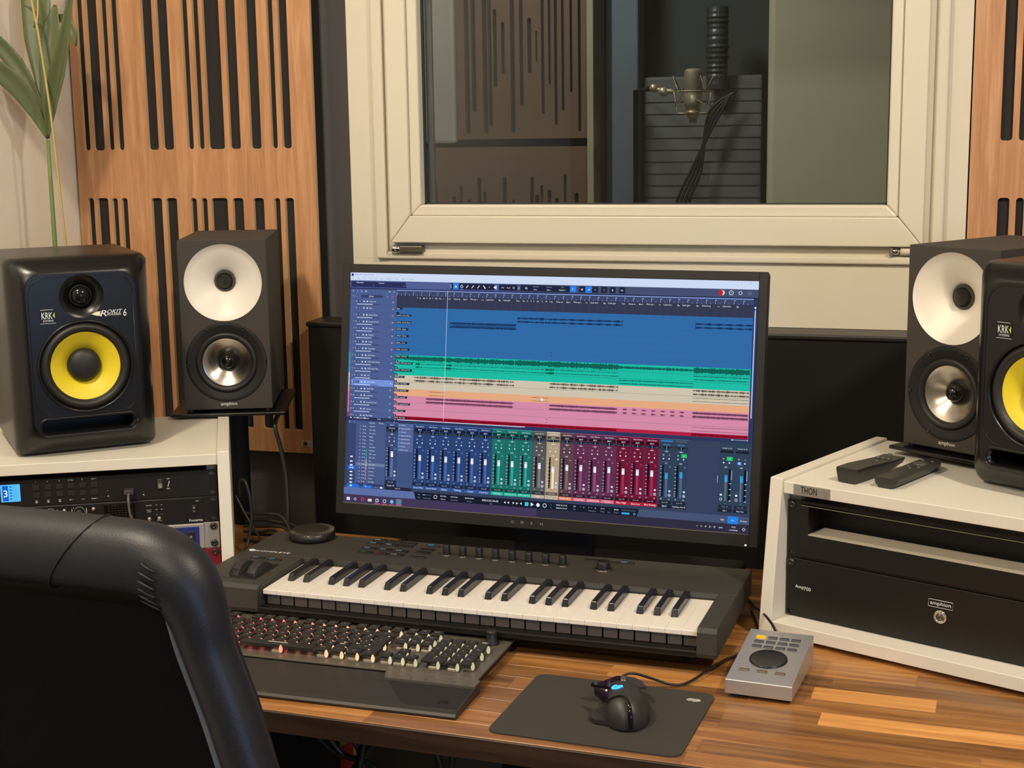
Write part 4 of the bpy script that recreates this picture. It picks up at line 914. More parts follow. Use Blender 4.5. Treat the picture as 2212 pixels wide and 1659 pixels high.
# inserts column
u.r(75, 252.6, 98.4, 361, rgb(54, 68, 108), 3); u.r(97, 252.6, 126.2, 361, rgb(66, 84, 130), 3.2)
for i, s in enumerate(('Inserts', 'Auto-Tune Pro', 'Pro-Q 3', 'Abbey Road Sat', 'CLA-76 Mono', 'SSLChannel Mo', 'Pro-DS', 'Saturn 2 (2)')):
    y = 255.6+i*6.0; u.r(97.4, y-2.8, 125.6, y+2.7, rgb(88, 104, 158), 4); u.ring(100.4, y, 1.3, .5, rgb(90, 200, 250), 6); u.t(s, 103.4, y, 2.0, WH, left=True)
u.r(76, 361, 126, 366, rgb(34, 40, 62), 4); u.t('Track 19', 100, 363.4, 2.0, WH)
def strip(x0, wd, col, head, name, ncol, num, db='0dB', cap=WH, capy=304, bus=False, dim=False, hi=False):
    c_ = rgb(*col); dk = rgb(*[int(v*.45) for v in col])
    u.r(x0+.4, 252.4, x0+wd-.4, 362, c_, 4); u.r(x0+.4, 252.2, x0+wd-.4, 253, rgb(*[min(255, int(v*1.5)+20) for v in col]), 5)
    m = x0+wd/2
    if not bus:
        u.t('Input '+head, m, 256.3, 2.1, WH); u.r(x0+1.2, 259.3, x0+wd-1.2, 263.6, dk, 5); u.t('Main Out' if num == '1' else 'BEAT', m, 261.6, 2.1, WH)
    else:
        u.r(x0+2, 254.6, x0+wd-2, 256.6, rgb(50, 130, 210) if num == '20' else rgb(80, 92, 110), 5); u.t('Main Out', m, 261.2, 2.1, rgb(100, 190, 240))
    u.r(x0+1, 264.6, x0+wd-1, 268.6, rgb(22, 24, 34), 5); u.r(m-.4, 264.4, m+.4, 268.8, rgb(100, 200, 245), 6); u.pg([(x0+2, 265.4), (m-1, 267.6), (x0+2, 268.2)], rgb(70, 76, 90), 5.5); u.pg([(x0+wd-2, 265.4), (m+1, 267.6), (x0+wd-2, 268.2)], rgb(70, 76, 90), 5.5)
    u.ring(m, 272, 1.3, .5, WH, 6, 6); u.r(m-3.6, 271.8, m-1.2, 272.2, WH, 6); u.r(m+1.2, 271.8, m+3.6, 272.2, WH, 6)
    u.t('M', m-4.6, 278, 2.4, WH)
    if num == '21': u.r(m+.5, 274.8, m+9.6, 280.8, rgb(40, 190, 100), 5.5)
    u.t('S', m+4.8, 278, 2.4, WH)
    u.disc(m-4.6, 283.8, 1.1, WH, 6, 8); u.pg([(m+3.4, 283.2), (m+5.4, 282.2), (m+5.4, 285), (m+3.4, 284.2)], WH, 6)
    u.t(db, m, 290.6, 2.1, WH); u.r(m+5, 294.8, m+8.2, 297.8, rgb(*[min(255, int(v*1.35)+10) for v in col]), 5)
    u.r(m-6.2, 293.6, m-3.2, 344, rgb(16, 18, 28), 5)
    for k, y in enumerate((296, 300, 306.5, 313, 319, 325, 330, 335, 338.5, 342)): u.r(m-9.2, y-.3, m-7, y+.35, WH, 6); u.r(m-6, y-.2, m-3.4, y+.2, c_, 6)
    u.r(m-.5, 313, m+3, 344.5, rgb(*[min(255, int(v*1.45)+16) for v in col]), 5); u.r(m+1.1, 297, m+1.5, 343, dk, 5.5)
    u.r(m-1.2, capy, m+3.4, capy+9.6, cap, 7); u.r(m-1.2, capy+1.6, m+3.4, capy+2.2, rgb(90, 100, 120), 8)
    u.r(m+5.4, 333.4, m+8.6, 336.2, WH, 6); u.r(m+6.8, 333.4, m+7.1, 336.2, c_, 7); u.ring(m+7, 341.4, 2.2, .6, WH, 6); u.disc(m+7, 341.4, .8, WH, 6, 8)
    u.t(num, m-6.5, 347.6, 2.0, WH); u.t('FX' if num == '21' else 'M', m+6.5, 348, 2.0, WH)
    u.r(x0+1.4, 350.4, x0+wd-1.4, 355.6, rgb(*[int(v*.6) for v in col]), 5); u.t('Auto: Off', m, 353, 1.8, rgb(190, 196, 208))
    u.r(x0+.6, 356.4, x0+wd-.6, 361.8, rgb(*ncol), 5.5); u.t(name, m, 359.1, 2.1, WH if not hi else rgb(90, 80, 66), ly=7, w=min(wd-3, len(name)*1.5+2))
NB = (44, 68, 118); strip(75, 23.4, (60, 76, 118), 'L', 'Track 19', (34, 40, 62), '1', capy=301)
cols = [NB]*6+[(30, 112, 104)]*3+[(86, 84, 84), (176, 156, 128), (92, 66, 72)]+[(98, 48, 78)]*3+[(112, 26, 54)]*3
ncs = [(56, 92, 156)]*6+[(30, 180, 150)]*3+[(190, 176, 156), (206, 190, 164), (238, 130, 90)]+[(222, 110, 132)]*3+[(190, 34, 56)]*3
nms = ['Drums Main', 'Drums Muted', 'Shaker', 'Ticking', 'Crash', 'Crash Rev', 'GTR Real', 'GTR Layer Strum', 'GTR Layer Pick', 'Arp', 'Arp Violins', 'Synth Hits', 'Lead Pad', 'Lead Pad Trem', 'Voices', 'Bass High', 'Bass Low', 'Bass Analog']
for i in range(18):
    strip(126.4+23.57*i, 23.57, cols[i], 'L' if i == 6 else 'Stereo', nms[i], ncs[i], str(i+2), db='-3.8' if i == 10 else ('-2.5' if i == 14 else '0dB'), capy=308.5 if i == 10 else (303 if i in (12, 14) else 304), hi=(i == 10))
BUSC = (50, 66, 88); CYN = rgb(52, 160, 222)
strip(550.8, 23.6, BUSC, '', 'BEAT', (30, 36, 54), '20', db='-2.5', cap=CYN, capy=306, bus=True); strip(574.4, 23.4, BUSC, '', 'FabFilter Pro-R', (30, 36, 54), '21', cap=CYN, capy=303.5, bus=True)
for x0, nm in ((647.3, 'Sub 1'), (671.5, 'Main Out')):
    wd = 23.4; m = x0+wd/2; u.r(x0+.4, 252.4, x0+wd-.4, 362, rgb(*BUSC), 4)
    u.t('Analog 1 (L, R)', m, 261.5, 1.8, WH); u.r(x0+1.5, 264.6, x0+wd-1.5, 268.6, rgb(30, 34, 50), 5)
    u.t('M', m-5, 278, 2.3, WH)
    if nm == 'Sub 1': u.r(m, 274.6, m+9.4, 280.6, rgb(40, 200, 110), 5)
    u.t('S', m+4.8, 278, 2.3, WH); u.disc(m-4.5, 284, 1.2, WH, 6); u.disc(m+4.5, 284, 1.2, WH, 6)
    if nm != 'Sub 1': u.r(m-7, 281.6, m-1, 286.6, rgb(80, 150, 220), 5)
    u.t('0dB', m-1, 291, 2.1, WH); u.r(m-2, 312, m+1.4, 344, rgb(90, 106, 130), 5); u.r(m-2.2, 303.5, m+2.4, 314, CYN, 7); u.r(m-2.2, 305, m+2.4, 305.7, rgb(30, 90, 150), 8)
    u.r(m+4, 294, m+7, 344, rgb(16, 18, 28), 5)
    for k in range(7): u.r(m+8, 296+k*2.2, m+9.2, 297+k*2.2, WH, 6)
    for k in range(4): u.r(m+5.4, 316+k*9, m+8.6, 316.8+k*9, WH, 6)
    u.ring(m-7, 341.4, 2.2, .6, WH, 6); u.r(m-8.6, 333, m-5.4, 336, WH, 6); u.t('z', m, 348, 2.2, rgb(60, 210, 110)); u.r(x0+1.4, 350.4, x0+wd-1.4, 355.6, rgb(34, 42, 60), 5); u.t('Auto: Off', m, 353, 1.8, DIM)
    u.r(x0+.6, 356.4, x0+wd-.6, 361.8, rgb(30, 36, 54), 5.5); u.t(nm, m, 359, 2.2, WH, ly=7)
u.r(598, 252, 647, 366, rgb(56, 66, 94), 3); u.r(645.2, 305, 646, 316, rgb(170, 190, 230), 5)
# transport and taskbar
u.r(0, 366.8, 698, 378.8, rgb(92, 112, 166), 5); u.r(520, 366.8, 698, 378.8, rgb(72, 84, 116), 5.2)
u.pg([(130.5, 366.8), (521.5, 366.8), (518.5, 378.8), (134, 378.8)], rgb(26, 30, 46), 6)
T = lambda s, x, y, h, c_=WH, **k: u.t(s, x, y, h, c_, ly=8, **k)
T('MIDI', 140, 375.6, 1.8, DIM); T('-o-', 140, 370.6, 2.2); u.r(147, 369.8, 163, 371.2, rgb(60, 72, 90), 7); u.r(147, 369.8, 151, 371.2, rgb(90, 210, 200), 8); T('Performance', 155, 375.8, 1.9, DIM)
u.ring(170, 372.6, 3.2, .7, WH, 8); T('48.0 kHz', 184, 370.4, 2.2); T('10.2 ms', 184, 375.4, 2.0); T('60:10 days', 204, 370.6, 2.2); T('Record Max', 204, 375.6, 1.9, DIM); T('00:00:34.901', 231, 370.6, 2.3); T('Seconds', 231, 375.8, 1.9, DIM)
T('00013.01.04.45', 268, 371.8, 3.4); T('Bars', 270, 376.8, 1.8, DIM)
for i, x in enumerate((294, 300, 309, 315, 322)): u.pg([(x-1.8, 372.6), (x+1.2, 370.6), (x+1.2, 374.6)] if i < 2 or i == 4 else [(x+1.8, 372.6), (x-1.2, 370.6), (x-1.2, 374.6)], WH, 8)
u.r(328.8, 369.6, 335, 375.8, rgb(50, 205, 220), 8); u.pg([(339, 369.4), (339, 375.8), (344.4, 372.6)], WH, 8); u.disc(351.6, 372.8, 3.1, WH, 8); u.ring(363, 372.8, 3.4, .9, WH, 8); 
T('L', 374, 370.4, 2.0, rgb(80, 190, 230)); T('R', 374, 375.2, 2.0, rgb(80, 190, 230)); T('00001.01.01.00', 392, 370.4, 2.2); T('00009.01.01.00', 392, 375.2, 2.2)
T('Off', 414, 370.6, 2.2); T('Sync', 414, 375.4, 1.9, DIM); T('~', 424, 370.6, 3, rgb(60, 210, 200)); T('I-', 430, 370.8, 2.4)
T('+', 438, 370.6, 2.4); T('\\', 443, 370.6, 2.4); T('A', 449, 370.6, 2.4); T('Metronome', 444, 375.6, 1.9, DIM); T('4 / 4', 461, 370.6, 2.4); T('Timing', 461, 375.6, 1.9, DIM); T('-', 472, 370.6, 2); T('Key', 472, 375.8, 1.9, DIM); T('84.00', 484, 370.6, 2.4); T('Tempo', 484, 375.6, 1.9, DIM)
u.r(493, 369, 516, 371.8, rgb(56, 66, 84), 8); u.r(493, 374, 506, 377, rgb(60, 170, 230), 8); u.ring(514, 375.6, 1.8, .7, rgb(90, 190, 240), 8)
T('Edit', 656, 373.4, 2.6); u.r(664.4, 367.4, 680.6, 379, rgb(34, 132, 232), 7); T('Mix', 672.4, 373.6, 2.4, rgb(190, 220, 250)); T('Browse', 689.5, 373.6, 2.4)
u.r(0, 378.8, 698, 393, rgb(66, 56, 88), 6.5); u.r(350, 378.8, 698, 393, rgb(50, 46, 66), 6.8)
u.r(6, 384, 12, 389, WH, 8); u.r(8.8, 384, 9.1, 389, rgb(66, 56, 88), 8.5); u.ring(22, 386.5, 2.8, .8, WH, 8, 4); u.ring(36, 386.3, 3.2, 1.4, rgb(225, 40, 70), 8); u.r(46, 384.4, 53, 388.8, rgb(230, 224, 200), 8)
u.ring(63, 386.3, 3.2, .8, WH, 8); T('Y', 63, 386.3, 2.8); u.ring(77, 386.4, 3.0, .8, WH, 8); u.disc(90.5, 386.4, 3.2, rgb(120, 190, 240), 8); u.r(98, 381, 109, 392, rgb(110, 106, 134), 7.5); u.r(101, 384, 106, 389, rgb(40, 150, 180), 8.5)
for x in (63, 77, 90.5, 103.5): u.r(x-5.4, 391.4, x+5.4, 392.3, rgb(226, 110, 140), 8.6)
for x, s in ((616, '^'), (623, 'o'), (630, '#'), (637, 'D'), (644, 'd)'), (654, 'ENG')): T(s, x, 386, 2.8 if len(s) < 3 else 2.2)
T('13:25', 674, 383.8, 2.2); T('11/04/2023', 674, 388.8, 2.2); u.ring(690, 386.4, 2.8, .8, WH, 8, 4)
def display_mat():
    m = bpy.data.materials.new('display_emission'); m.use_nodes = True; nt = m.node_tree; nt.nodes.clear(); N = nt.nodes.new
    a = N('ShaderNodeVertexColor'); a.layer_name = 'Col'; e = N('ShaderNodeEmission'); e.inputs[1].default_value = 1.0
    o = N('ShaderNodeOutputMaterial'); nt.links.new(a.outputs[0], e.inputs[0]); nt.links.new(e.outputs[0], o.inputs[0]); return m
u.build('display', display_mat(), mon, colors=True)

# ================================================================== MIDI KEYBOARD
kb = thing('midi_keyboard', 'graphite 49-key music keyboard with eight knobs in front of the monitor', 'keyboard', (-1.1005, 2.2481, DZ), -.0376)
KW, KD, KH = .829, .297, .066
X1, X2 = .1165, .8012
b = MB(); b.bbox(0, KW, -.1385, 0, .024, KH, .003, 2); deck = b.build('control_deck', KOMP, kb)
b = MB(); b.poly([(-.1385, .024), (-.2955, .024), (-.2975, .030), (-.2955, .060), (-.290, KH), (-.1385, KH)], 0, X1, 'X'); b.build('left_cheek', KOMP, kb)
b = MB(); b.poly([(-.1385, .024), (-.2955, .024), (-.2975, .030), (-.2955, .060), (-.290, KH), (-.1385, KH)], X2, KW, 'X'); b.build('right_cheek', KOMP, kb)
b = MB(); b.box(X1, X2, -.284, -.14, .024, .030); b.bbox(X1, X2, -.2972, -.283, .0235, .0335, .002); b.build('front_rail', mat('rail_black', rgb(22, 21, 20), .35), kb)
b = MB(); b.poly([(-.1387, .0655), (-.1387, .050), (-.1418, .050), (-.1418, .0595)], X1, X2, 'X'); b.build('key_slip', BLACK, kb)
for x, y in ((.05, -.03), (.78, -.03), (.05, -.235), (.78, -.235)):
    q = MB(); q.cyl(.012, 0, .0245, x, 0, 'Z', 14, cy=y); q.build('rubber_foot', RUBBER, kb)
# keys
def white_key_mesh():
    q = MB(); w2 = .0233; q.bbox(0, w2, -.2815, -.142, .0492, .057, .0010, 2); q.mat = 1; q.bbox(.0010, w2-.0010, -.2700, -.2670, .0300, .0495, .0008, 1); o = q.build('white_key', [KEYW, mat('key_front_shaded', rgb(128, 114, 104), .5)], kb); return o  # lower front darkened: shade under the key lip put into the colour
def black_key_mesh():
    q = MB(); bm = bmesh.new(); w2 = .0108
    pr = [(-.2335, .0550), (-.2275, .0680), (-.142, .0685), (-.142, .0550)]
    A = [bm.verts.new((0+(.0 if z < .06 else .0012), y, z)) for y, z in pr]; B = [bm.verts.new((w2-(.0 if z < .06 else .0012), y, z)) for y, z in pr]
    bm.faces.new(A); bm.faces.new(B[::-1])
    for i in range(4): bm.faces.new((A[i], B[i], B[(i+1) % 4], A[(i+1) % 4]))
    bmesh.ops.recalc_face_normals(bm, faces=bm.faces); bmesh.ops.bevel(bm, geom=bm.edges[:], offset=.0011, segments=2, profile=.5, affect='EDGES'); q.bm(bm)
    return q.build('black_key', KEYB, kb)
wk = white_key_mesh(); bk = black_key_mesh(); KX = .1181
for i in range(29):
    o = wk if i == 0 else copypart(wk, kb); o.location = (KX+i*.0235+.0001, 0, 0)
first = True
offs = {0: .0137, 1: .0165, 3: .0130, 4: .0150, 5: .0172}
for i in range(28):
    d = i % 7
    if d in offs:
        o = bk if first else copypart(bk, kb); first = False
        o.location = (KX+i*.0235+offs[d]+.0035, 0, 0)
# wheels
for nm, x0, x1, z in (('pitch_wheel', .0455, .0615, .0), ('modulation_wheel', .0745, .0905, .0)):
    q = MB(); q.lathe([(.039, x0), (.040, x0+.001), (.040, x1-.001), (.039, x1), (0, x1)], 0, .0420, 'X', 40, cy=-.2270); q.lathe([(0, x0), (.039, x0)], 0, .0420, 'X', 40, cy=-.2270)
    wl = q.build(nm, mat('wheel_rubber', rgb(46, 44, 40), .55), kb)
    q = MB()
    for k in range(10):
        a = math.radians(148-k*2.6) if nm == 'pitch_wheel' else math.radians(150-k*1.8)
        y = -.2270+.0403*math.cos(a); zz = .0420+.0403*math.sin(a); q.tube([(x0+.001, y, zz), (x1-.001, y, zz)], .0005, 5, 1)
    q.build('grip_ridges', MATTE, wl)
b = MB(); b.bbox(.0395, .0975, -.2685, -.1855, .0655, .0668, .0006); b.build('wheel_surround', BLACK, kb)
def flat_button(x, y, w_, d_, glow=None, txt=None, nm='button'):
    q = MB(); q.bbox(x-w_/2, x+w_/2, y-d_/2, y+d_/2, KH-.0005, KH+.0016, .0005, 1); o = q.build(nm, mat('button_black', rgb(30, 29, 27), .5), kb)
    if glow:
        q = MB(); q.text(txt or 'PLAY', x-w_*.16, y+.001, h=.0024, w=w_*.40, y=KH+.0019, plane='XY'); q.build('lit_legend', glow, o)
    return o
GW = emit_mat('legend_white', rgb(190, 225, 240), 1.3); GB = emit_mat('legend_blue', rgb(90, 200, 240), 1.6); GG = emit_mat('legend_green', rgb(70, 200, 90), .9); GR_ = emit_mat('legend_red', rgb(230, 70, 40), .8)
for (x, y), gl, tx in (((.195, -.0130), GW, 'SHIFT'), ((.2235, -.0150), None, ''), ((.251, -.0175), None, ''), ((.195, -.0335), GW, 'SCALE'), ((.2238, -.0340), GW, 'ARP'), ((.251, -.0345), None, ''),
                       ((.197, -.0620), GW, 'UNDO'), ((.226, -.0628), GW, 'QUANT'), ((.255, -.0640), GW, 'AUTO'), ((.199, -.0850), GG, 'LOOP'), ((.227, -.0848), GR_, 'REC'), ((.2557, -.0858), GW, 'STOP')):
    flat_button(x+.003, y, .0255, .0135, gl, tx)
flat_button(.2975, -.0200, .0250, .0085, GB, 'BROWSER'); flat_button(.2965, -.0434, .0250, .0130); flat_button(.2960, -.0620, .0250, .0130)
flat_button(.2900, -.0868, .0125, .0085); flat_button(.3048, -.0863, .0125, .0085)
flat_button(.0454, -.1622, .0255, .0085, GB, 'SLOT 1'); flat_button(.0760, -.1640, .0255, .0085, GB, 'SLOT 2')
flat_button(.5760, -.0255, .0260, .0110); flat_button(.6060, -.0285, .0260, .0110); flat_button(.6325, -.0245, .0260, .0110, GW, 'INST')
for k in range(8):
    x = .3383+k*.02855; y = -.0612-k*.0006
    q = MB(); q.lathe([(.0085, KH-.001), (.0085, KH+.0012), (.0070, KH+.0022)], x, 0, 'Z', 28, cy=y); cl_ = q.build('knob_collar', mat('knob_metal', rgb(92, 88, 80), .35, .6), kb)
    q = MB(); q.lathe([(.0062, KH+.001), (.0060, KH+.0165), (.0052, KH+.0178), (0, KH+.0178)], x, 0, 'Z', 28, cy=y); q.build('knob', BLACK, kb)
q = MB(); q.lathe([(.0135, KH-.001), (.0135, KH+.002), (.012, KH+.003)], .606, 0, 'Z', 36, cy=-.0700); q.build('encoder_collar', mat('knob_metal', rgb(92, 88, 80), .35, .6), kb)
q = MB(); q.lathe([(.0108, KH+.001), (.0105, KH+.0135), (.0096, KH+.0150), (0, KH+.0144)], .606, 0, 'Z', 36, cy=-.0700); q.build('encoder', BLACK, kb)
b = MB(); b.text('KOMPLETE', .0535, -.1240, h=.0070, w=.0625, y=KH+.0004, plane='XY')
b.tube([(.0145+.0055*math.cos(k*PI/9), -.1235+.0038*math.sin(k*PI/9), KH+.0003) for k in range(19)], .0007, 4, 1); b.tube([(.0145+.003*math.cos(k*PI/9), -.1235+.0022*math.sin(k*PI/9), KH+.0003) for k in range(16)], .0006, 4, 1)
b.build('brand_lettering', PRINT, kb)
# round black puck on top
t = thing('conference_puck', 'round black slotted puck resting on the left end of the music keyboard', 'speakerphone', (-1.1031+.0820*math.cos(.0376)-.031*.0376, 2.2481-.082*.0376-.031, DZ+KH), .1)
b = MB(); b.lathe([(0, .0002), (.036, .0002), (.0395, .003), (.040, .009), (.038, .0125)], 0, 0, 'Z', 56); b.build('base', BLACK, t)
b = MB(); b.lathe([(.0385, .0120), (.0375, .0145), (.034, .0165), (.020, .0175), (0, .0178)], 0, 0, 'Z', 56); b.build('top', mat('puck_top', rgb(44, 41, 36), .35, bump=(60, 1.0)), t)
for k in range(28):
    a = 2*PI*k/40+PI+.55
    q = MB(); q.M = Matrix.Rotation(a, 4, 'Z'); q.bbox(.0300, .0386, -.0009, .0009, .0135, .0172, .0006, 1); q.build('fin', mat('puck_fin', rgb(104, 96, 82), .3, .4), t)

# ================================================================== MECHANICAL KEYBOARD
pk = thing('computer_keyboard', 'black mechanical keyboard with red-to-white backlight and palm rest', 'keyboard', (-1.0179, 1.9191, DZ), -.0249)
PX0, PX1 = -.0225, .4345
b = MB(); b.bbox(PX0, PX1, -.1255, .042, .0145, .0180, .0012, 2); b.build('top_plate', mat('anthracite_brushed', rgb(112, 105, 95), .42, .45, bump=(700, .15)), pk)
b = MB(); b.bbox(PX0+.004, PX1-.004, -.122, .038, .004, .0145, .003, 2); b.build('chassis', MATTE, pk)
for x, y in ((0, .004), (.41, .004), (0, -.11), (.41, -.11)):
    q = MB(); q.cyl(.006, 0, .0045, x, 0, 'Z', 12, cy=y); q.build('rubber_foot', RUBBER, pk)
# palm rest
prof = [(-.1262, .0055), (-.1262, .0140), (-.1290, .0152), (-.2150, .0098), (-.2235, .0075), (-.2268, .0045), (-.2255, .0012), (-.2200, .0004), (-.1300, .0004)]
bm = bmesh.new(); A = [bm.verts.new((PX0, y, z)) for y, z in prof]; B_ = [bm.verts.new((PX1+.004, y, z)) for y, z in prof]
bm.faces.new(A); bm.faces.new(B_[::-1])
for i in range(len(prof)): j = (i+1) % len(prof); bm.faces.new((A[i], B_[i], B_[j], A[j]))
bmesh.ops.recalc_face_normals(bm, faces=bm.faces)
b = MB(); b.bm(bm); pr_ = b.build('palm_rest', mat('palm_rest_plastic', rgb(46, 44, 40), .42, bump=(1300, .25)), pk)
b = MB(); b.add([(.315, -.1530, .0139), (.4360, -.1530, .0139), (.4360, -.2130, .0101), (.358, -.2130, .0101)], [(0, 1, 2, 3)]); b.build('glossy_inlay', mat('inlay_black', rgb(30, 29, 27), .5), pr_)
b = MB(); b.poly([(.300, -.1262), (.4385, -.1262), (.4385, -.1500), (.308, -.1500)], .0138, .0170, 'Z'); b.build('wedge_trim', mat('anthracite_brushed', rgb(112, 105, 95), .42, .45), pr_)
b = MB()
for k in range(4): b.box(.345+k*.02, .3462+k*.02, -.1496, -.1400, .0168, .0176)
b.build('trim_ticks', STEEL, pr_)
b = MB(); pts = [(.401, -.196), (.408, -.191), (.419, -.190), (.414, -.195), (.420, -.2), (.409, -.198), (.405, -.204)]
b.add([(x, y, .0112+(-.196-y)*-.06+.0004) for x, y in pts], [tuple(range(len(pts)))]); b.build('emblem', DEEP, pr_)
b = MB(); b.text('ROCCAT', .3725, .0325, h=.0062, w=.042, y=.0183, plane='XY'); b.build('brand_lettering', mat('dark_print', rgb(20, 19, 18), .3), pk)
q = MB(); q.lathe([(.0112, .018), (.0108, .021), (.0078, .0245), (.0082, .036), (.0072, .0385), (0, .0385)], .4085, 0, 'Z', 30, cy=.0115); q.build('volume_knob', BLACK, pk)
CAP = mat('keycap_black', rgb(40, 38, 35), .45); 
SWM = mat('switch_housing', rgb(168, 154, 136), .22, trans=.25)
LEDC = [((255, 70, 90), 2.6), ((255, 100, 96), 2.3), ((255, 134, 106), 2.0), ((255, 164, 126), 1.7), ((250, 190, 144), 1.4), ((240, 208, 164), 1.1), ((226, 214, 172), .95), ((216, 210, 168), .85)]
LEDM = [emit_mat('led_%s' % n, rgb(*c_), s_) for n, (c_, s_) in zip(('crimson', 'coral', 'salmon', 'peach', 'apricot', 'sand', 'cream', 'pale'), LEDC)]
LEDBLUE = emit_mat('led_blue', rgb(120, 140, 255), 3)
LEG = emit_mat('legend_glow', rgb(225, 200, 175), .75)
PU_ = .01905; capm = {}; swm = {}; random.seed(3)
def pc_key(ux, row_y, wu, txt, hd=1.0):
    cx = ux*PU_; cy = row_y-(hd-1)*PU_/2
    key = (round(wu, 2), hd)
    if key not in capm:
        hw = wu*PU_/2-.0017; hh = hd*PU_/2-.0017
        q = MB(); q.bbox(-hw, hw, -hh, hh, .0262, .0312, .0014, 2); o = q.build('key_cap', CAP, pk); capm[key] = o.data
    else:
        o = bpy.data.objects.new('key_cap', capm[key]); COL.objects.link(o); o.parent = pk
    o.location = (cx, cy, 0)
    if txt:
        q = MB(); q.text(txt, cx, cy+.001, h=.0030 if len(txt) == 1 else .0020, y=.03135, plane='XY'); l = q.build('legend', LEG, o); l.location = (-cx, -cy, 0)
    k = min(7, max(0, int((cx+.01)/.385*8)))
    if k not in swm:
        q = MB(); q.bbox(-.0062, .0068, -.0092, .0062, .0178, .0222, .0008, 1); q.bbox(-.0030, .0030, -.003, .003, .0222, .0264, .0005, 1); q.bbox(.0054, .0098, -.0096, -.0064, .0180, .0236, .0006, 1); s = q.build('switch', SWM, o)
        q = MB(); q.loft([[(x_, y_, z_) for x_, y_ in ((.0088-w_, -.0086-w_*.7), (.0088+w_*.8, -.0086-w_*.7), (.0088+w_*.9, -.0086+w_*.7), (.0088-w_*.6, -.0086+w_*.7))] for z_, w_ in ((.0200, .0014), (.0225, .0023), (.0255, .0023), (.0285, .0017), (.0308, .0006))], True, True)
        l = q.build('led', LEDM[k], o); s2 = None; swm[k] = (s.data, l.data)
    else:
        for nm, me in zip(('switch', 'led'), swm[k]):
            c_ = bpy.data.objects.new(nm, me); COL.objects.link(c_); c_.parent = o
    return o
R0 = 0
for i, s in enumerate(['Esc', None, 'F1', 'F2', 'F3', 'F4', None, 'F5', 'F6', 'F7', 'F8', None, 'F9', 'F10', 'F11', 'F12']):
    if s: ux = 0 if s == 'Esc' else {2: 2, 3: 3, 4: 4, 5: 5, 7: 6.5, 8: 7.5, 9: 8.5, 10: 9.5, 12: 11, 13: 12, 14: 13, 15: 14}[i]; pc_key(ux, 0, 1, s)
for i, s in enumerate(('Druck', 'Roll', 'Pause')): pc_key(15.25+i, 0, 1, s)
r1 = -1.25*PU_
for i, s in enumerate('^1234567890ß´'): pc_key(i, r1, 1, s)
pc_key(13.5, r1, 2, '<-')
pc_key(.25, r1-PU_, 1.5, 'Tab')
for i, s in enumerate('QWERTZUIOPÜ+'): pc_key(1.5+i, r1-PU_, 1, s)
pc_key(13.75, r1-PU_, 1.25, '<-', 2.0)
pc_key(.375, r1-2*PU_, 1.75, 'Caps')
for i, s in enumerate('ASDFGHJKLÖÄ#'): pc_key(1.75+i-.0, r1-2*PU_, 1 if i < 11 else .98, s)
pc_key(.125, r1-3*PU_, 1.25, 'Shift')
for i, s in enumerate('<YXCVBNM,.-'): pc_key(1.25+i, r1-3*PU_, 1, s)
pc_key(13.125, r1-3*PU_, 2.75, 'o')
for ux, wu, s in ((.125, 1.25, 'Strg'), (1.375, 1.25, 'Win'), (2.625, 1.25, 'Alt'), (6.375, 6.25, '_'), (10.125, 1.25, 'Alt Gr'), (11.375, 1.25, 'Fn'), (12.625, 1.25, 'Menü'), (13.875, 1.25, 'Strg')): pc_key(ux, r1-4*PU_, wu, s)
for j, rr in enumerate((('Einfg', 'Pos1', 'Bild'), ('Entf', 'Ende', 'Bild'))):
    for i, s in enumerate(rr): pc_key(15.25+i, r1-j*PU_, 1, s)
pc_key(16.25, r1-3*PU_, 1, 'A')
for i, s in enumerate('<v>'): pc_key(15.25+i, r1-4*PU_, 1, s)
for i, s in enumerate(('Num', '/', '*', '-')): pc_key(18.5+i, r1, 1, s)
for j, rr in enumerate(('789', '456', '123')):
    for i, s in enumerate(rr): pc_key(18.5+i, r1-(1+j)*PU_, 1, s)
pc_key(21.5, r1-PU_, 1, '+', 2.0); pc_key(21.5, r1-3*PU_, 1, 'Enter', 2.0); pc_key(19, r1-4*PU_, 2, '0'); pc_key(20.5, r1-4*PU_, 1, ',')
for i in (18.5, 20.5):
    q = MB(); x = i*PU_; q.bbox(x+.0058, x+.0080, r1+.0078, r1+.0105, .0182, .0240, .0006, 1); q.build('status_led', LEDBLUE, pk)

# ================================================================== MOUSE PAD, MOUSE, REMOTE CONTROLLER
pad = thing('mouse_pad', 'thin dark grey mouse pad lying at the front edge of the worktop', 'mouse pad', (-.5232, 1.8654, DZ), -.0616)
b = MB(); b.poly(rrect(0, .2514, -.2090, 0, .016, 8), 0, .0022, 'Z'); b.build('pad', mat('pad_cloth', rgb(58, 54, 49), .85, bump=(2600, .5)), pad)
b = MB()
pts = [(.2170, -.0290), (.2205, -.0245), (.2270, -.0235), (.2240, -.0262), (.2330, -.0240), (.2372, -.0285), (.2360, -.0320), (.2300, -.0350), (.2262, -.0345), (.2262, -.0318), (.2225, -.0340), (.2190, -.0325)]
b.add([(x, y, .0024) for x, y in pts], [tuple(range(len(pts)))]); b.build('emblem', mat('emblem_silver', rgb(176, 174, 172), .5), pad)
M_ = thing('computer_mouse', 'black gaming mouse with a glowing blue emblem on the grey pad', 'mouse', (-.3825, 1.759, DZ+.0024), .26)
bm = bmesh.new(); rings = []; NR = 16; NA = 72
def rim(a):
    c, s_ = math.cos(a), math.sin(a)
    y = .0665*(abs(s_)**.94)*(1 if s_ > 0 else -1)
    hwid = .0300+.0030*math.cos((y+.036)/.060*PI)
    x = hwid*(abs(c)**.74)*(1 if c > 0 else -1)
    if x < 0: x *= (1-.24*math.exp(-((y+.004)/.024)**2))
    return x+.005, y
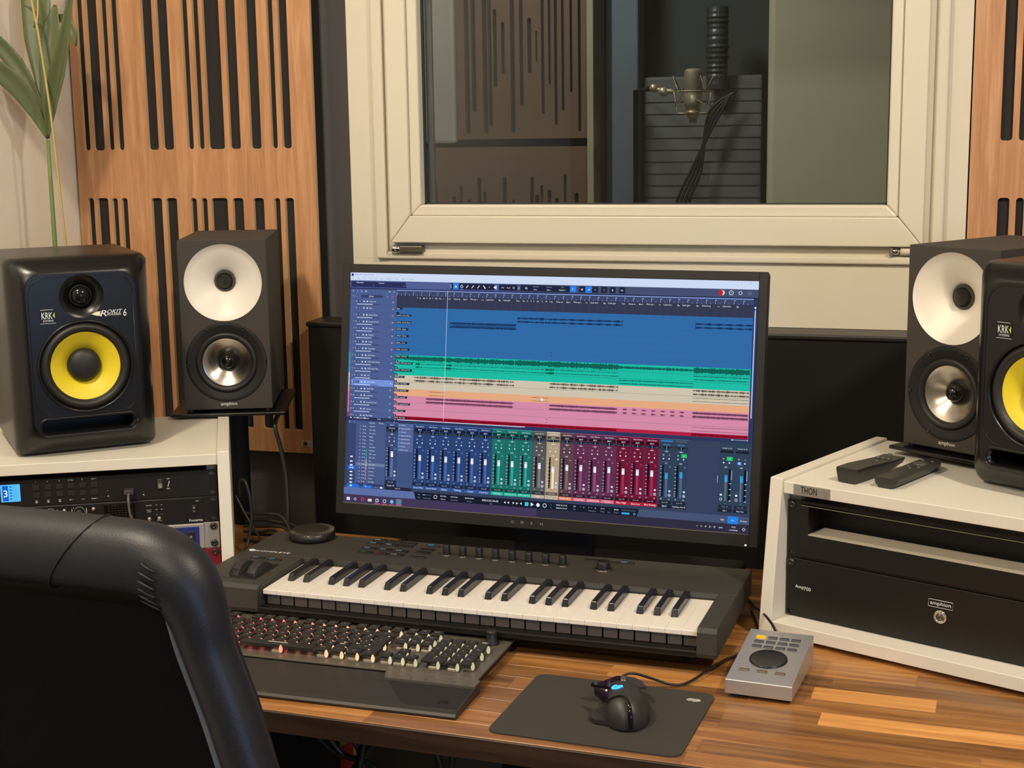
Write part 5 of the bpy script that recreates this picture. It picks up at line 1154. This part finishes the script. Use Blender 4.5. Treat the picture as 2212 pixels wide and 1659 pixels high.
def topz(x, y):
    t_ = (y+.0665)/.133
    if t_ < .33: z = .0412*math.sin(PI/2*(.62+.38*t_/.33))
    else: z = .0412-.0205*((t_-.33)/.67)**1.35
    return z-.0035*((x-.005)/.03)-.012*((x-.005)/.04)**2
ctr = bm.verts.new((.005, -.004, topz(.005, -.004)))
for k in range(1, NR+1):
    s_ = k/NR; L_ = []
    for i in range(NA):
        a = 2*PI*i/NA; x, y = rim(a); x = .005+(x-.005)*s_**.95; yy = y*s_-.004*(1-s_)
        z = topz(x, yy)*max(0, 1-(s_**4.6)*.99)**.5
        L_.append(bm.verts.new((x, yy, max(z, .002))))
    rings.append(L_)
for i in range(NA): bm.faces.new((ctr, rings[0][i], rings[0][(i+1) % NA]))
for k in range(NR-1):
    for i in range(NA): j = (i+1) % NA; bm.faces.new((rings[k][i], rings[k+1][i], rings[k+1][j], rings[k][j]))
Bt = [bm.verts.new((v.co.x*.95, v.co.y*.97, 0)) for v in rings[-1]]
for i in range(NA): j = (i+1) % NA; bm.faces.new((rings[-1][i], Bt[i], Bt[j], rings[-1][j]))
bm.faces.new(Bt[::-1])
MSB = mat('mouse_soft_black', rgb(50, 48, 47), .40, bump=(2500, .12))
b = MB(); b.bm(bm, True); b.build('shell', MSB, M_)
GL = mat('mouse_gloss', rgb(16, 16, 16), .07)
b = MB(); b.tube([(.009, -.0672, .006), (.0085, -.0655, .020), (.0072, -.0600, .0310), (.0052, -.0520, .0378)], [.0026, .0036, .0030, .0018], 10, 6); b.tube([(.0055, -.0530, .0375), (.0025, -.0455, .0396), (-.006, -.0415, .0392), (-.015, -.0395, .0352), (-.0215, -.0350, .0290), (-.0255, -.025, .024)], .0011, 8, 5); b.build('gloss_strip', GL, M_)
b = MB(); b.poly([(-.016, -.048), (-.0360, -.0400), (-.0415, -.0300), (-.0413, -.019), (-.034, -.006), (-.020, .002)], .0015, .0070, 'Z'); b.build('thumb_flange', MSB, M_)
b = MB(); b.poly([(-.0180, -.0300), (-.0265, -.0160), (-.0340, .0000), (-.0355, .0060), (-.0310, .0060), (-.0220, -.0080), (-.014, -.020)], .0230, .0315, 'Z'); b.build('side_button', GL, M_)
b = MB(); b.poly([(-.004, .022), (-.018, .022), (-.0340, .0290), (-.0385, .0310), (-.0385, .0370), (-.024, .0400), (-.012, .0520), (-.004, .0600), (.002, .0600)], .0225, .0262, 'Z'); b.build('left_button', GL, M_)
b = MB(); b.poly([(.006, .024), (.009, .0620), (.020, .0580), (.030, .044), (.034, .024)], .0210, .0248, 'Z'); b.build('right_button', MSB, M_)
q = MB(); q.lathe([(0, .001), (.0105, .001), (.0115, .003), (.0115, .007), (.0105, .009), (0, .009)], 0, .0180, 'X', 28, cy=.050); q.build('scroll_wheel', mat('wheel_metal', rgb(120, 116, 110), .3, .7), M_)
def onz(x, y):
    """height of the shell surface under (x, y)"""
    lo = max(abs((x-.005)/.0315), abs(y/.0665)); return topz(x, y)*(max(0, 1-(lo**4.6)*.99)**.5)+.0006
EX, EY = -.0070, -.0165
b = MB(); G_ = emit_mat('logo_blue', rgb(70, 170, 255), 2.0)
b.tube([(x, y, onz(x, y)) for x, y in [(EX+.0056*math.cos(math.radians(a)), EY+.0060*math.sin(math.radians(a))) for a in range(80, 325, 20)]], .0012, 6, 1)
b.tube([(x, y, onz(x, y)) for x, y in [(EX+.0005, EY+.0002), (EX+.0040, EY+.0028), (EX+.0072, EY+.0034), (EX+.0075, EY-.0005), (EX+.0055, EY-.0012)]], .0011, 6, 1); b.build('glowing_emblem', G_, M_)
for x, y in ((-.0195, -.0020), (-.0215, -.0050)):
    b = MB(); b.lathe([(0, .0007), (.0010, .0004), (.0012, -.001)], x, 0, 'Z', 8, cy=y); o = b.build('indicator_light', emit_mat('warm_led', rgb(255, 230, 190), 2), M_); o.location = (0, 0, onz(x, y))
t = thing('mouse_cable', 'thin black cable running from the mouse to the silver controller', 'cable', (0, 0, 0))
b = MB(); b.tube([(-.402, 1.822, .756), (-.396, 1.832, .763), (-.382, 1.839, .765), (-.357, 1.855, .753), (-.334, 1.864, .7442), (-.314, 1.880, .7440), (-.292, 1.929, .7480), (-.276, 1.975, .7460), (-.262, 2.005, .7425), (-.245, 2.05, .7425), (-.25, 2.12, .7425), (-.27, 2.2, .7425)], .0018, 8); b.build('lead', CABLE, t)
# silver controller
c_ = thing('desk_controller', 'small silver wedge controller with black jog dial and twelve grey buttons', 'controller', (-.2607, 1.8485, DZ), -.0959)
SILM = mat('bead_blasted_aluminium', rgb(198, 198, 200), .38, .75, bump=(1800, .12))
prof = [(0, .006), (0, .0252), (.0012, .0262), (.1533, .0452), (.1533, .006)]
bm = bmesh.new(); A = [bm.verts.new((0, y, z)) for y, z in prof]; B_ = [bm.verts.new((.0896, y, z)) for y, z in prof]
bm.faces.new(A); bm.faces.new(B_[::-1])
for i in range(5): j = (i+1) % 5; bm.faces.new((A[i], B_[i], B_[j], A[j]))
bmesh.ops.recalc_face_normals(bm, faces=bm.faces); bmesh.ops.bevel(bm, geom=bm.edges[:], offset=.0009, segments=2, profile=.5, affect='EDGES')
b = MB(); b.bm(bm); b.build('case', SILM, c_)
SL_ = Matrix.Translation((0, 0, .0256)) @ Matrix.Rotation(math.atan2(.0190, .1521), 4, 'X')
def cm(): q = MB(); q.M = SL_; return q
for j in range(3):
    for i in range(4):
        x = .0200+i*.01640; y = .1310-j*.0142; q = cm(); q.bbox(x-.0066, x+.0066, y-.0030, y+.0030, -.001, .0022, .0007, 1)
        q.build('button', emit_mat('amber_lit', rgb(255, 165, 30), 1.4) if (i == 0 and j == 0) else mat('button_slate', rgb(64, 66, 72), .45), c_)
for i in range(3):
    x = .0190+i*.0242; q = cm(); q.bbox(x-.0070, x+.0070, .0282, .0338, -.001, .0022, .0007, 1); q.build('wide_button', mat('button_taupe', rgb(98, 84, 72), .4), c_)
q = cm(); q.lathe([(0, .0012), (.0180, .0016), (.0235, .0024), (.0252, .0030), (.0258, .0012), (.0262, -.001)], .0440, 0, 'Z', 56, cy=.0672); q.build('jog_dial', mat('dial_black', rgb(26, 25, 26), .28), c_)
q = cm(); q.lathe([(0, .0020), (.0016, .0024), (.002, .0030), (.0010, .0034), (0, .0034)], .0420, 0, 'Z', 12, cy=.0895); q.build('dial_mark', DEEP, c_)
q = cm(); q.text('RME ARC', .0455, .1468, h=.0020, y=.0008, plane='XY'); q.text('ADVANCED', .0455, .1433, h=.0012, y=.0008, plane='XY'); q.build('lettering', mat('grey_engraving', rgb(112, 112, 114), .5), c_)
for x, y in ((.012, .014), (.078, .014), (.012, .14), (.078, .14)):
    q = MB(); q.cyl(.006, 0, .0062, x, 0, 'Z', 12, cy=y); q.build('rubber_foot', RUBBER, c_)
t = thing('controller_cable', 'black cable from the music keyboard to the rear of the silver controller', 'cable', (0, 0, 0))
b = MB(); b.tube([(-.213, 2.010, .7705), (-.214, 2.026, .7705)], [.0048, .0034], 10, 1); b.tube([(-.214, 2.024, .7705), (-.218, 2.050, .7705), (-.232, 2.080, .776), (-.2500, 2.125, .772), (-.262, 2.17, .760), (-.275, 2.235, .745), (-.30, 2.30, .7425)], .0019, 8); b.build('lead', CABLE, t)

# ================================================================== REMOTE CONTROLS on the right rack
ZR_TOP = zR+.2275
def onrack(u_, v_):
    c, s = math.cos(RR[1]), math.sin(RR[1]); return (RR[0][0]+u_*c-v_*s, RR[0][1]+u_*s+v_*c)
p = onrack(.0790, .0270)
t = thing('remote_control', 'curved black remote leaning at the left on the right rack', 'remote', (p[0], p[1], ZR_TOP), RR[1]-.10)
REM = mat('remote_black', rgb(44, 42, 38), .4)
cur = [(0, .0012, .0215), (.03, .0006, .0225), (.07, .0020, .0190), (.105, .0062, .0130), (.132, .0105, .0090)]
loops = []
for y, z0, h in cur:
    w_ = .0175
    loops.append([(x, y, z) for x, z in [(-w_, z0+h), (w_, z0+h), (w_+.0004, z0+h*.8), (w_*.8, z0), (-w_*.8, z0), (-w_-.0004, z0+h*.8)]])
q = MB(); q.loft(loops, True, False); rb = q.build('body', REM, t)
q = MB(); q.text('samsung', 0, .012, w=.017, y=.0221, plane='XY'); q.build('lettering', PRINTG, rb)
for i, (x, y, zz) in enumerate([(-.009, .060, .0200), (0, .060, .0200), (.009, .060, .0200), (0, .082, .0202), (-.009, .1, .0212), (0, .1, .0212), (.009, .1, .0212), (0, .118, .0235)]):
    q = MB(); q.lathe([(.0034, -.0012), (.0034, .0006), (.0026, .0012), (0, .0012)], x, zz, 'Z', 14, cy=y); 
    q.v = [(a, b2, c2) for a, b2, c2 in q.v]; o = q.build('button', mat('remote_button', rgb(84, 80, 74), .35), t); o.location = (0, 0, zz*0)
p = onrack(.1365, .0320)
t = thing('remote_control', 'straight rounded black remote lying at the right on the right rack', 'remote', (p[0], p[1], ZR_TOP), RR[1]-.03)
loops = []
for y, f_ in ((0, .9), (.004, 1), (.135, 1), (.148, .93), (.156, .72), (.159, .45)):
    w_ = .0185*f_; loops.append([(x, y, z) for x, z in [(-w_, .0135), (-w_*.5, .0155), (w_*.5, .0155), (w_, .0135), (w_*.92, .007), (w_*.6, .0006), (-w_*.6, .0006), (-w_*.92, .007)]])
q = MB(); q.loft(loops, True, False); q.build('body', REM, t)
q = MB(); q.lathe([(.0105, .0150), (.0105, .0162), (.0092, .0168), (.006, .0162), (0, .0162)], 0, 0, 'Z', 30, cy=.112); q.build('navigation_ring', mat('remote_button', rgb(84, 80, 74), .35), t)
for x, y in ((-.008, .137), (.008, .137), (-.008, .09), (.008, .09), (0, .078)):
    q = MB(); q.lathe([(.0028, .0150), (.0028, .0164), (0, .0166)], x, 0, 'Z', 12, cy=y); q.build('button', mat('remote_button', rgb(84, 80, 74), .35), t)

# ================================================================== CABLES behind the music keyboard
def cable(label, pts, r=.0028, grp=None, name='loose_cable'):
    q = MB(); q.tube(pts, r, 8, 8); o = q.build(name, mat('loose_lead', rgb(50, 46, 40), .35), None); tag(o, label, 'cable', grp); return o  # cable colour lifted to carry the glossy highlights
cable('braided speaker cable hanging from the left speaker stand down to the worktop', [(-1.190, 2.455, .975), (-1.184, 2.42, .955), (-1.175, 2.42, .915), (-1.166, 2.42, .862), (-1.160, 2.41, .80), (-1.157, 2.40, .764), (-1.14, 2.38, .7445)], .0042)
g_ = 'coiled cables behind the left end of the music keyboard'
for lab, pts in (
    ('topmost black cable of the coil between left rack and music keyboard', [(-1.240, 2.395, .790), (-1.209, 2.38, .794), (-1.167, 2.38, .795), (-1.144, 2.37, .782), (-1.125, 2.35, .762), (-1.11, 2.33, .7435)]),
    ('second cable down in the coil between left rack and music keyboard', [(-1.242, 2.40, .772), (-1.205, 2.385, .782), (-1.167, 2.385, .780), (-1.130, 2.375, .777), (-1.10, 2.35, .765)]),
    ('middle cable of the coil between left rack and music keyboard', [(-1.242, 2.39, .766), (-1.196, 2.378, .7715), (-1.156, 2.375, .7735), (-1.12, 2.355, .760)]),
    ('cable second from the bottom in the coil between left rack and music keyboard', [(-1.240, 2.385, .757), (-1.206, 2.376, .7605), (-1.168, 2.37, .766), (-1.13, 2.345, .752)]),
    ('lowest cable of the coil, lying on the worktop behind the music keyboard', [(-1.238, 2.38, .7430), (-1.206, 2.37, .7435), (-1.17, 2.355, .7450), (-1.12, 2.32, .7430)]),
    ('cable in the coil crossing under its neighbours towards the round puck', [(-1.236, 2.40, .748), (-1.19, 2.395, .751), (-1.14, 2.385, .7560), (-1.10, 2.36, .7480)])):
    cable(lab, pts, .0029, g_)
cable('black cable arching up beside the left rack and down to the worktop', [(-1.222, 2.345, .835), (-1.215, 2.332, .868), (-1.204, 2.33, .867), (-1.193, 2.325, .835), (-1.190, 2.32, .80), (-1.191, 2.305, .764), (-1.192, 2.285, .7435)], .0030)
cable('thin black cable slanting down across the coil beside the left rack', [(-1.244, 2.365, .832), (-1.223, 2.36, .798), (-1.205, 2.355, .775), (-1.187, 2.345, .757), (-1.175, 2.33, .7435)], .0024)

# ================================================================== under the worktop
CB = [((-.93, 1.98, .70), (-.92, 1.99, .62), (-.89, 2.0, .555), (-.855, 2.0, .545)), ((-.86, 2.0, .70), (-.856, 2.0, .545), (-.85, 2.0, .45)), ((-.90, 2.02, .47), (-.86, 2.0, .54), (-.80, 2.0, .60), (-.74, 2.0, .605), (-.715, 2.0, .5)),
      ((-.87, 1.99, .46), (-.853, 1.99, .54), (-.82, 2.0, .66), (-.80, 2.0, .71)), ((-.79, 2.02, .71), (-.74, 2.0, .60), (-.72, 2.0, .54), (-.715, 2.0, .4)), ((-.84, 2.0, .40), (-.852, 2.0, .545), (-.88, 2.0, .6), (-.9, 2.0, .7)), ((-.70, 2.02, .70), (-.70, 2.0, .6), (-.71, 2.0, .45)), ((-.95, 2.0, .6), (-.90, 2.0, .553), (-.83, 2.0, .535), (-.79, 2.0, .45))]
CBL = ['cable sweeping in from the left to the star-shaped knot below the worktop', 'cable hanging straight down through the star-shaped knot below the worktop', 'cable looping up and over to the right of the knot below the worktop', 'short cable rising steeply right of the knot below the worktop',
       'outer right cable drooping behind the worktop edge', 'cable climbing to the upper left from the knot below the worktop', 'rightmost cable hanging alone below the worktop', 'cable crossing low through the knot below the worktop']
for lab, pts in zip(CBL, CB): cable(lab, [(x_, y_, z_-.03 if z_ < .66 else z_) for x_, y_, z_ in pts], .0048, 'cables hanging below the worktop', 'hanging_cable')
b = MB(); b.poly([(-.985, .30), (-.90, .30), (-.90, .552), (-.985, .58)], 2.10, 2.13); o = b.build('printed_bag', mat('yellow_red_print', rgb(205, 188, 80), .5), None); tag(o, 'yellow and red printed packet showing between the hanging cables', 'packet')
b = MB(); b.poly([(-.955, .42), (-.91, .42), (-.91, .50), (-.95, .47)], 2.097, 2.10); q = b.build('red_print', mat('red_print', rgb(196, 60, 50), .5), o)
b = MB(); b.bbox(-.545, -.40, 1.92, 2.1, .0, .512, .006); tag(b.build('storage_box', mat('pale_grey_box', rgb(150, 152, 160), .6), None), 'pale grey box standing on the floor below the worktop', 'box')
b = MB(); b.bbox(-1.06, -.93, 1.80, 2.1, .25, .66, .01); tag(b.build('computer_case', mat('case_black', rgb(20, 20, 20), .4), None), 'black computer case in the dark under the worktop beside the chair', 'computer')
b = MB(); b.box(-1.06, -.93, 1.85, 2.05, 0, .25); o2_ = b.build('case_stand', MATTE, bpy.data.objects['computer_case'])

# ================================================================== PALM
PLX, PLY = -1.716, 2.55
pot = thing('potted_palm', 'young palm with broad green leaves in the left corner behind the speaker', 'plant', (PLX, PLY, 0))
GREEN = mat('palm_leaf', rgb(98, 108, 72), .45, bump=(90, .4), var=(9, .22)); STEMG = mat('palm_stem', rgb(112, 138, 74), .5); DRY = mat('dry_stalk', rgb(190, 168, 98), .6)
def leafmat():
    nt = GREEN.node_tree; b_ = nt.nodes['Principled BSDF']; b_.inputs['Subsurface Weight'].default_value = 0
leafmat()
q = MB(); q.lathe([(0, 0), (.05, 0), (.066, .11), (.07, .12), (.062, .12), (.06, .105), (0, .105)], 0, 0, 'Z', 32); q.build('pot', mat('terracotta', rgb(150, 96, 66), .8), pot)
q = MB(); q.tube([(0, 0, .1), (.004, 0, .6), (.0, 0, 1.28), (0, 0, 1.40), (0, 0, 1.484)], [.007, .0062, .0048, .0042, .0036], 10, 1); q.build('stem', STEMG, pot)
def leaf(pts, wd, fold=.25, dy=0, nm='leaf'):
    """pts: midrib points (x, z) in world; blade widths wd per point; y offset path dy"""
    P = [Vector((x-PLX, (dy[i] if isinstance(dy, (list, tuple)) else dy), z)) for i, (x, z) in enumerate(pts)]
    n = len(P); Q = []; Wd = []; S = 5
    for i in range(n-1):
        p0 = P[max(i-1, 0)]; p1 = P[i]; p2 = P[i+1]; p3 = P[min(i+2, n-1)]
        for k in range(S):
            t_ = k/S; Q.append(.5*((2*p1)+(-p0+p2)*t_+(2*p0-5*p1+4*p2-p3)*t_*t_+(-p0+3*p1-3*p2+p3)*t_**3)); Wd.append(wd[i]*(1-t_)+wd[i+1]*t_)
    Q.append(P[-1]); Wd.append(wd[-1])
    q = MB(); vs = []; fs = []
    for i, p_ in enumerate(Q):
        d = (Q[min(i+1, len(Q)-1)]-Q[max(i-1, 0)]).normalized(); sd = d.cross(Vector((.25, -1, .0))).normalized(); nr = sd.cross(d).normalized()
        for k in range(7):
            s = (k-3)/3; vs.append(tuple(p_+sd*Wd[i]/2*s+nr*(abs(s)*Wd[i]*fold+.0012*math.sin(k*2.4+i*.3))))
    m_ = 7
    for i in range(len(Q)-1):
        for k in range(6): fs.append((i*m_+k, i*m_+k+1, (i+1)*m_+k+1, (i+1)*m_+k))
    q.add(vs, fs, True); o = q.build(nm, GREEN, pot)
    sm = o.modifiers.new('s', 'SOLIDIFY'); sm.thickness = .0007
    return o
leaf([(-1.7155, 1.486), (-1.730, 1.545), (-1.755, 1.600), (-1.790, 1.640), (-1.815, 1.665)], [.004, .028, .040, .034, .004], .18, [0, -.02, -.05, -.09, -.13])
leaf([(-1.7155, 1.490), (-1.738, 1.57), (-1.768, 1.632), (-1.795, 1.675), (-1.818, 1.70)], [.004, .022, .034, .030, .004], .18, [0, .0, -.01, -.03, -.05])
leaf([(-1.7160, 1.495), (-1.731, 1.60), (-1.742, 1.68), (-1.746, 1.76), (-1.744, 1.86)], [.004, .030, .052, .060, .010], .12, [.0, .02, .03, .04, .05])
leaf([(-1.7150, 1.492), (-1.708, 1.56), (-1.703, 1.625), (-1.700, 1.69), (-1.692, 1.745)], [.006, .034, .046, .040, .006], .14, [0, .005, .01, .015, .02])
leaf([(-1.7140, 1.488), (-1.692, 1.545), (-1.660, 1.615), (-1.628, 1.69), (-1.598, 1.775)], [.004, .024, .032, .022, .006], .38, [0, -.015, -.03, -.045, -.06])
leaf([(-1.7130, 1.70), (-1.690, 1.72), (-1.668, 1.712), (-1.655, 1.69), (-1.6515, 1.665)], [.004, .014, .020, .016, .002], .15, [.03, .03, .02, .02, .02])
leaf([(-1.7160, 1.70), (-1.7060, 1.72), (-1.7200, 1.735), (-1.7330, 1.742)], [.004, .006, .006, .001], .2, -.02)
q = MB(); q.tube([(-1.6560-PLX, -.04, 1.20), (-1.6580-PLX, -.05, 1.289), (-1.6640-PLX, -.05, 1.40), (-1.6680-PLX, -.05, 1.477), (-1.6750-PLX, -.05, 1.57), (-1.6860-PLX, -.05, 1.677), (-1.6920-PLX, -.05, 1.717), (-1.705-PLX, -.05, 1.80)], .0023, 8, 4)
q.tube([(-1.6900-PLX, -.05, 1.70), (-1.6840-PLX, -.05, 1.735), (-1.680-PLX, -.05, 1.80)], .0020, 8, 3); q.tube([(-1.656-PLX, -.04, 1.2), (-1.67-PLX, -.02, .7), (-1.712-PLX, 0, .1)], .003, 8, 4); q.build('dry_stalk', DRY, pot)

# ================================================================== OFFICE CHAIR (seen from behind)
ch = thing('office_chair', 'black leather high-back chair seen from behind in the left foreground', 'chair', (-.955, 1.27, 0), -.06)
# outline of the backrest (half width against height)
HWP = [(.42, .40), (.75, .385), (.893, .355), (1.0, .316), (1.052, .300), (1.09, .288), (1.11, .27), (1.128, .2)]
def hw(z):
    for (z0, w0), (z1, w1) in zip(HWP, HWP[1:]):
        if z <= z1: return w0+(w1-w0)*(z-z0)/(z1-z0)
    return HWP[-1][1]
ch.location = (-.955, 1.215, 0)
side_r = [(hw(z)-.026, 0, z) for z in (.46, .60, .75, .85, .93, 1.0)]
path = [(-x, y, z) for x, y, z in side_r]+[(-.279, 0, 1.040), (-.262, 0, 1.071), (-.232, 0, 1.0865), (-.18, 0, 1.0895), (-.06, 0, 1.0905), (.06, 0, 1.0905), (.18, 0, 1.0895), (.232, 0, 1.0865), (.262, 0, 1.071), (.279, 0, 1.040)]+side_r[::-1]
rad = [.026]*6+[.030, .035, .0370, .0375, .0375, .0375, .0375, .0370, .035, .030]+[.026]*6
b = MB(); b.tube(path, rad, 20, 8); bd_ = b.build('padded_border', LEATHER, ch)
pw = [(z, hw(z)-.052) for z in (.44, .6, .75, .85, .93, 1.0, 1.045)]
loops = []
for y, ins in ((.034, .006), (.030, 0), (-.010, 0), (-.0135, .004)):
    loops.append([(w_-ins, y, z) for z, w_ in pw]+[(-(w_-ins), y, z) for z, w_ in pw[::-1]])
b = MB(); b.loft(loops, True, False); b.build('rear_panel', mat('black_leather_flat', rgb(6, 6, 7), .75, spec=.15, bump=(420, .5)), ch)
for s in (-1, 1):
    b = MB(); b.tube([(s*(w_+.001), -.010, z) for z, w_ in pw]+[(s*(pw[-1][1]-.006), -.006, 1.052)], [.0062]*6+[.005, .002], 8, 6); b.build('edge_piping', mat('piping_blue_sheen', rgb(92, 100, 112), .45), ch)  # piping tinted blue-grey: daylight sheen put into its colour
fw = [(z, hw(z)-.03) for z in (.44, .6, .75, .85, .93, 1.0, 1.045)]
b = MB(); b.loft([[(w_-ins, y, z) for z, w_ in fw]+[(-(w_-ins), y, z) for z, w_ in fw[::-1]] for y, ins in ((.02, 0), (.06, .004), (.078, .03), (.08, .06))], True, False); b.build('front_cushion', LEATHER, ch)
def ring_at(x, zc, r, tilt_, name, rr=.0011):
    q = MB(); q.tube([(x+tilt_*math.sin(a)*r, r*math.cos(a), zc+r*math.sin(a)) for a in [k*PI/12 for k in range(25)]], rr, 6, 1); return q.build(name, mat('seam_thread', rgb(16, 16, 18), .5), ch)
ring_at(.150, 1.0895, .0379, .75, 'seam'); ring_at(-.150, 1.0895, .0379, -.75, 'seam')
# stitched gathers on the corner of the roll
for k in range(13):
    a = math.radians(-30+k*13); cx = .248; 
    q = MB(); y = -.0372*math.cos(a-.2); z = 1.077+.0372*math.sin(a-.2)
    q.tube([(cx-.010+.006*math.sin(a), y-.0005, z+.004), (cx, y-.001, z), (cx+.009, y-.0005, z-.004)], [.0008, .0016, .0008], 6, 2); q.build('gather_stitch', LEATHER, ch)
b = MB(); b.bbox(-.27, .27, .06, .56, .44, .53, .03, 4, True); b.build('seat', LEATHER, ch)
b = MB(); b.bbox(-.09, .09, -.02, .20, .40, .45, .01, 2); b.build('mechanism', MATTE, ch)
b = MB(); b.cyl(.028, .11, .42, 0, 0, 'Z', 20, cy=.28); b.build('gas_column', MATTE, ch)
for k in range(5):
    a = 2*PI*k/5+.3; c, s = math.cos(a), math.sin(a)
    b = MB(); b.tube([(0, .28, .12), (.15*c, .28+.15*s, .10), (.31*c, .28+.31*s, .075)], [.028, .022, .016], 10, 3); b.build('base_arm', MATTE, ch)
    b = MB(); b.M = Matrix.Translation((.31*c, .28+.31*s, .03)) @ Matrix.Rotation(a+.6, 4, 'Z'); b.lathe([(0, -.02), (.03, -.02), (.03, .02), (0, .02)], 0, 0, 'X', 20); b.cyl(.007, 0, .05, 0, 0, 'Z', 10); b.build('caster', MATTE, ch)
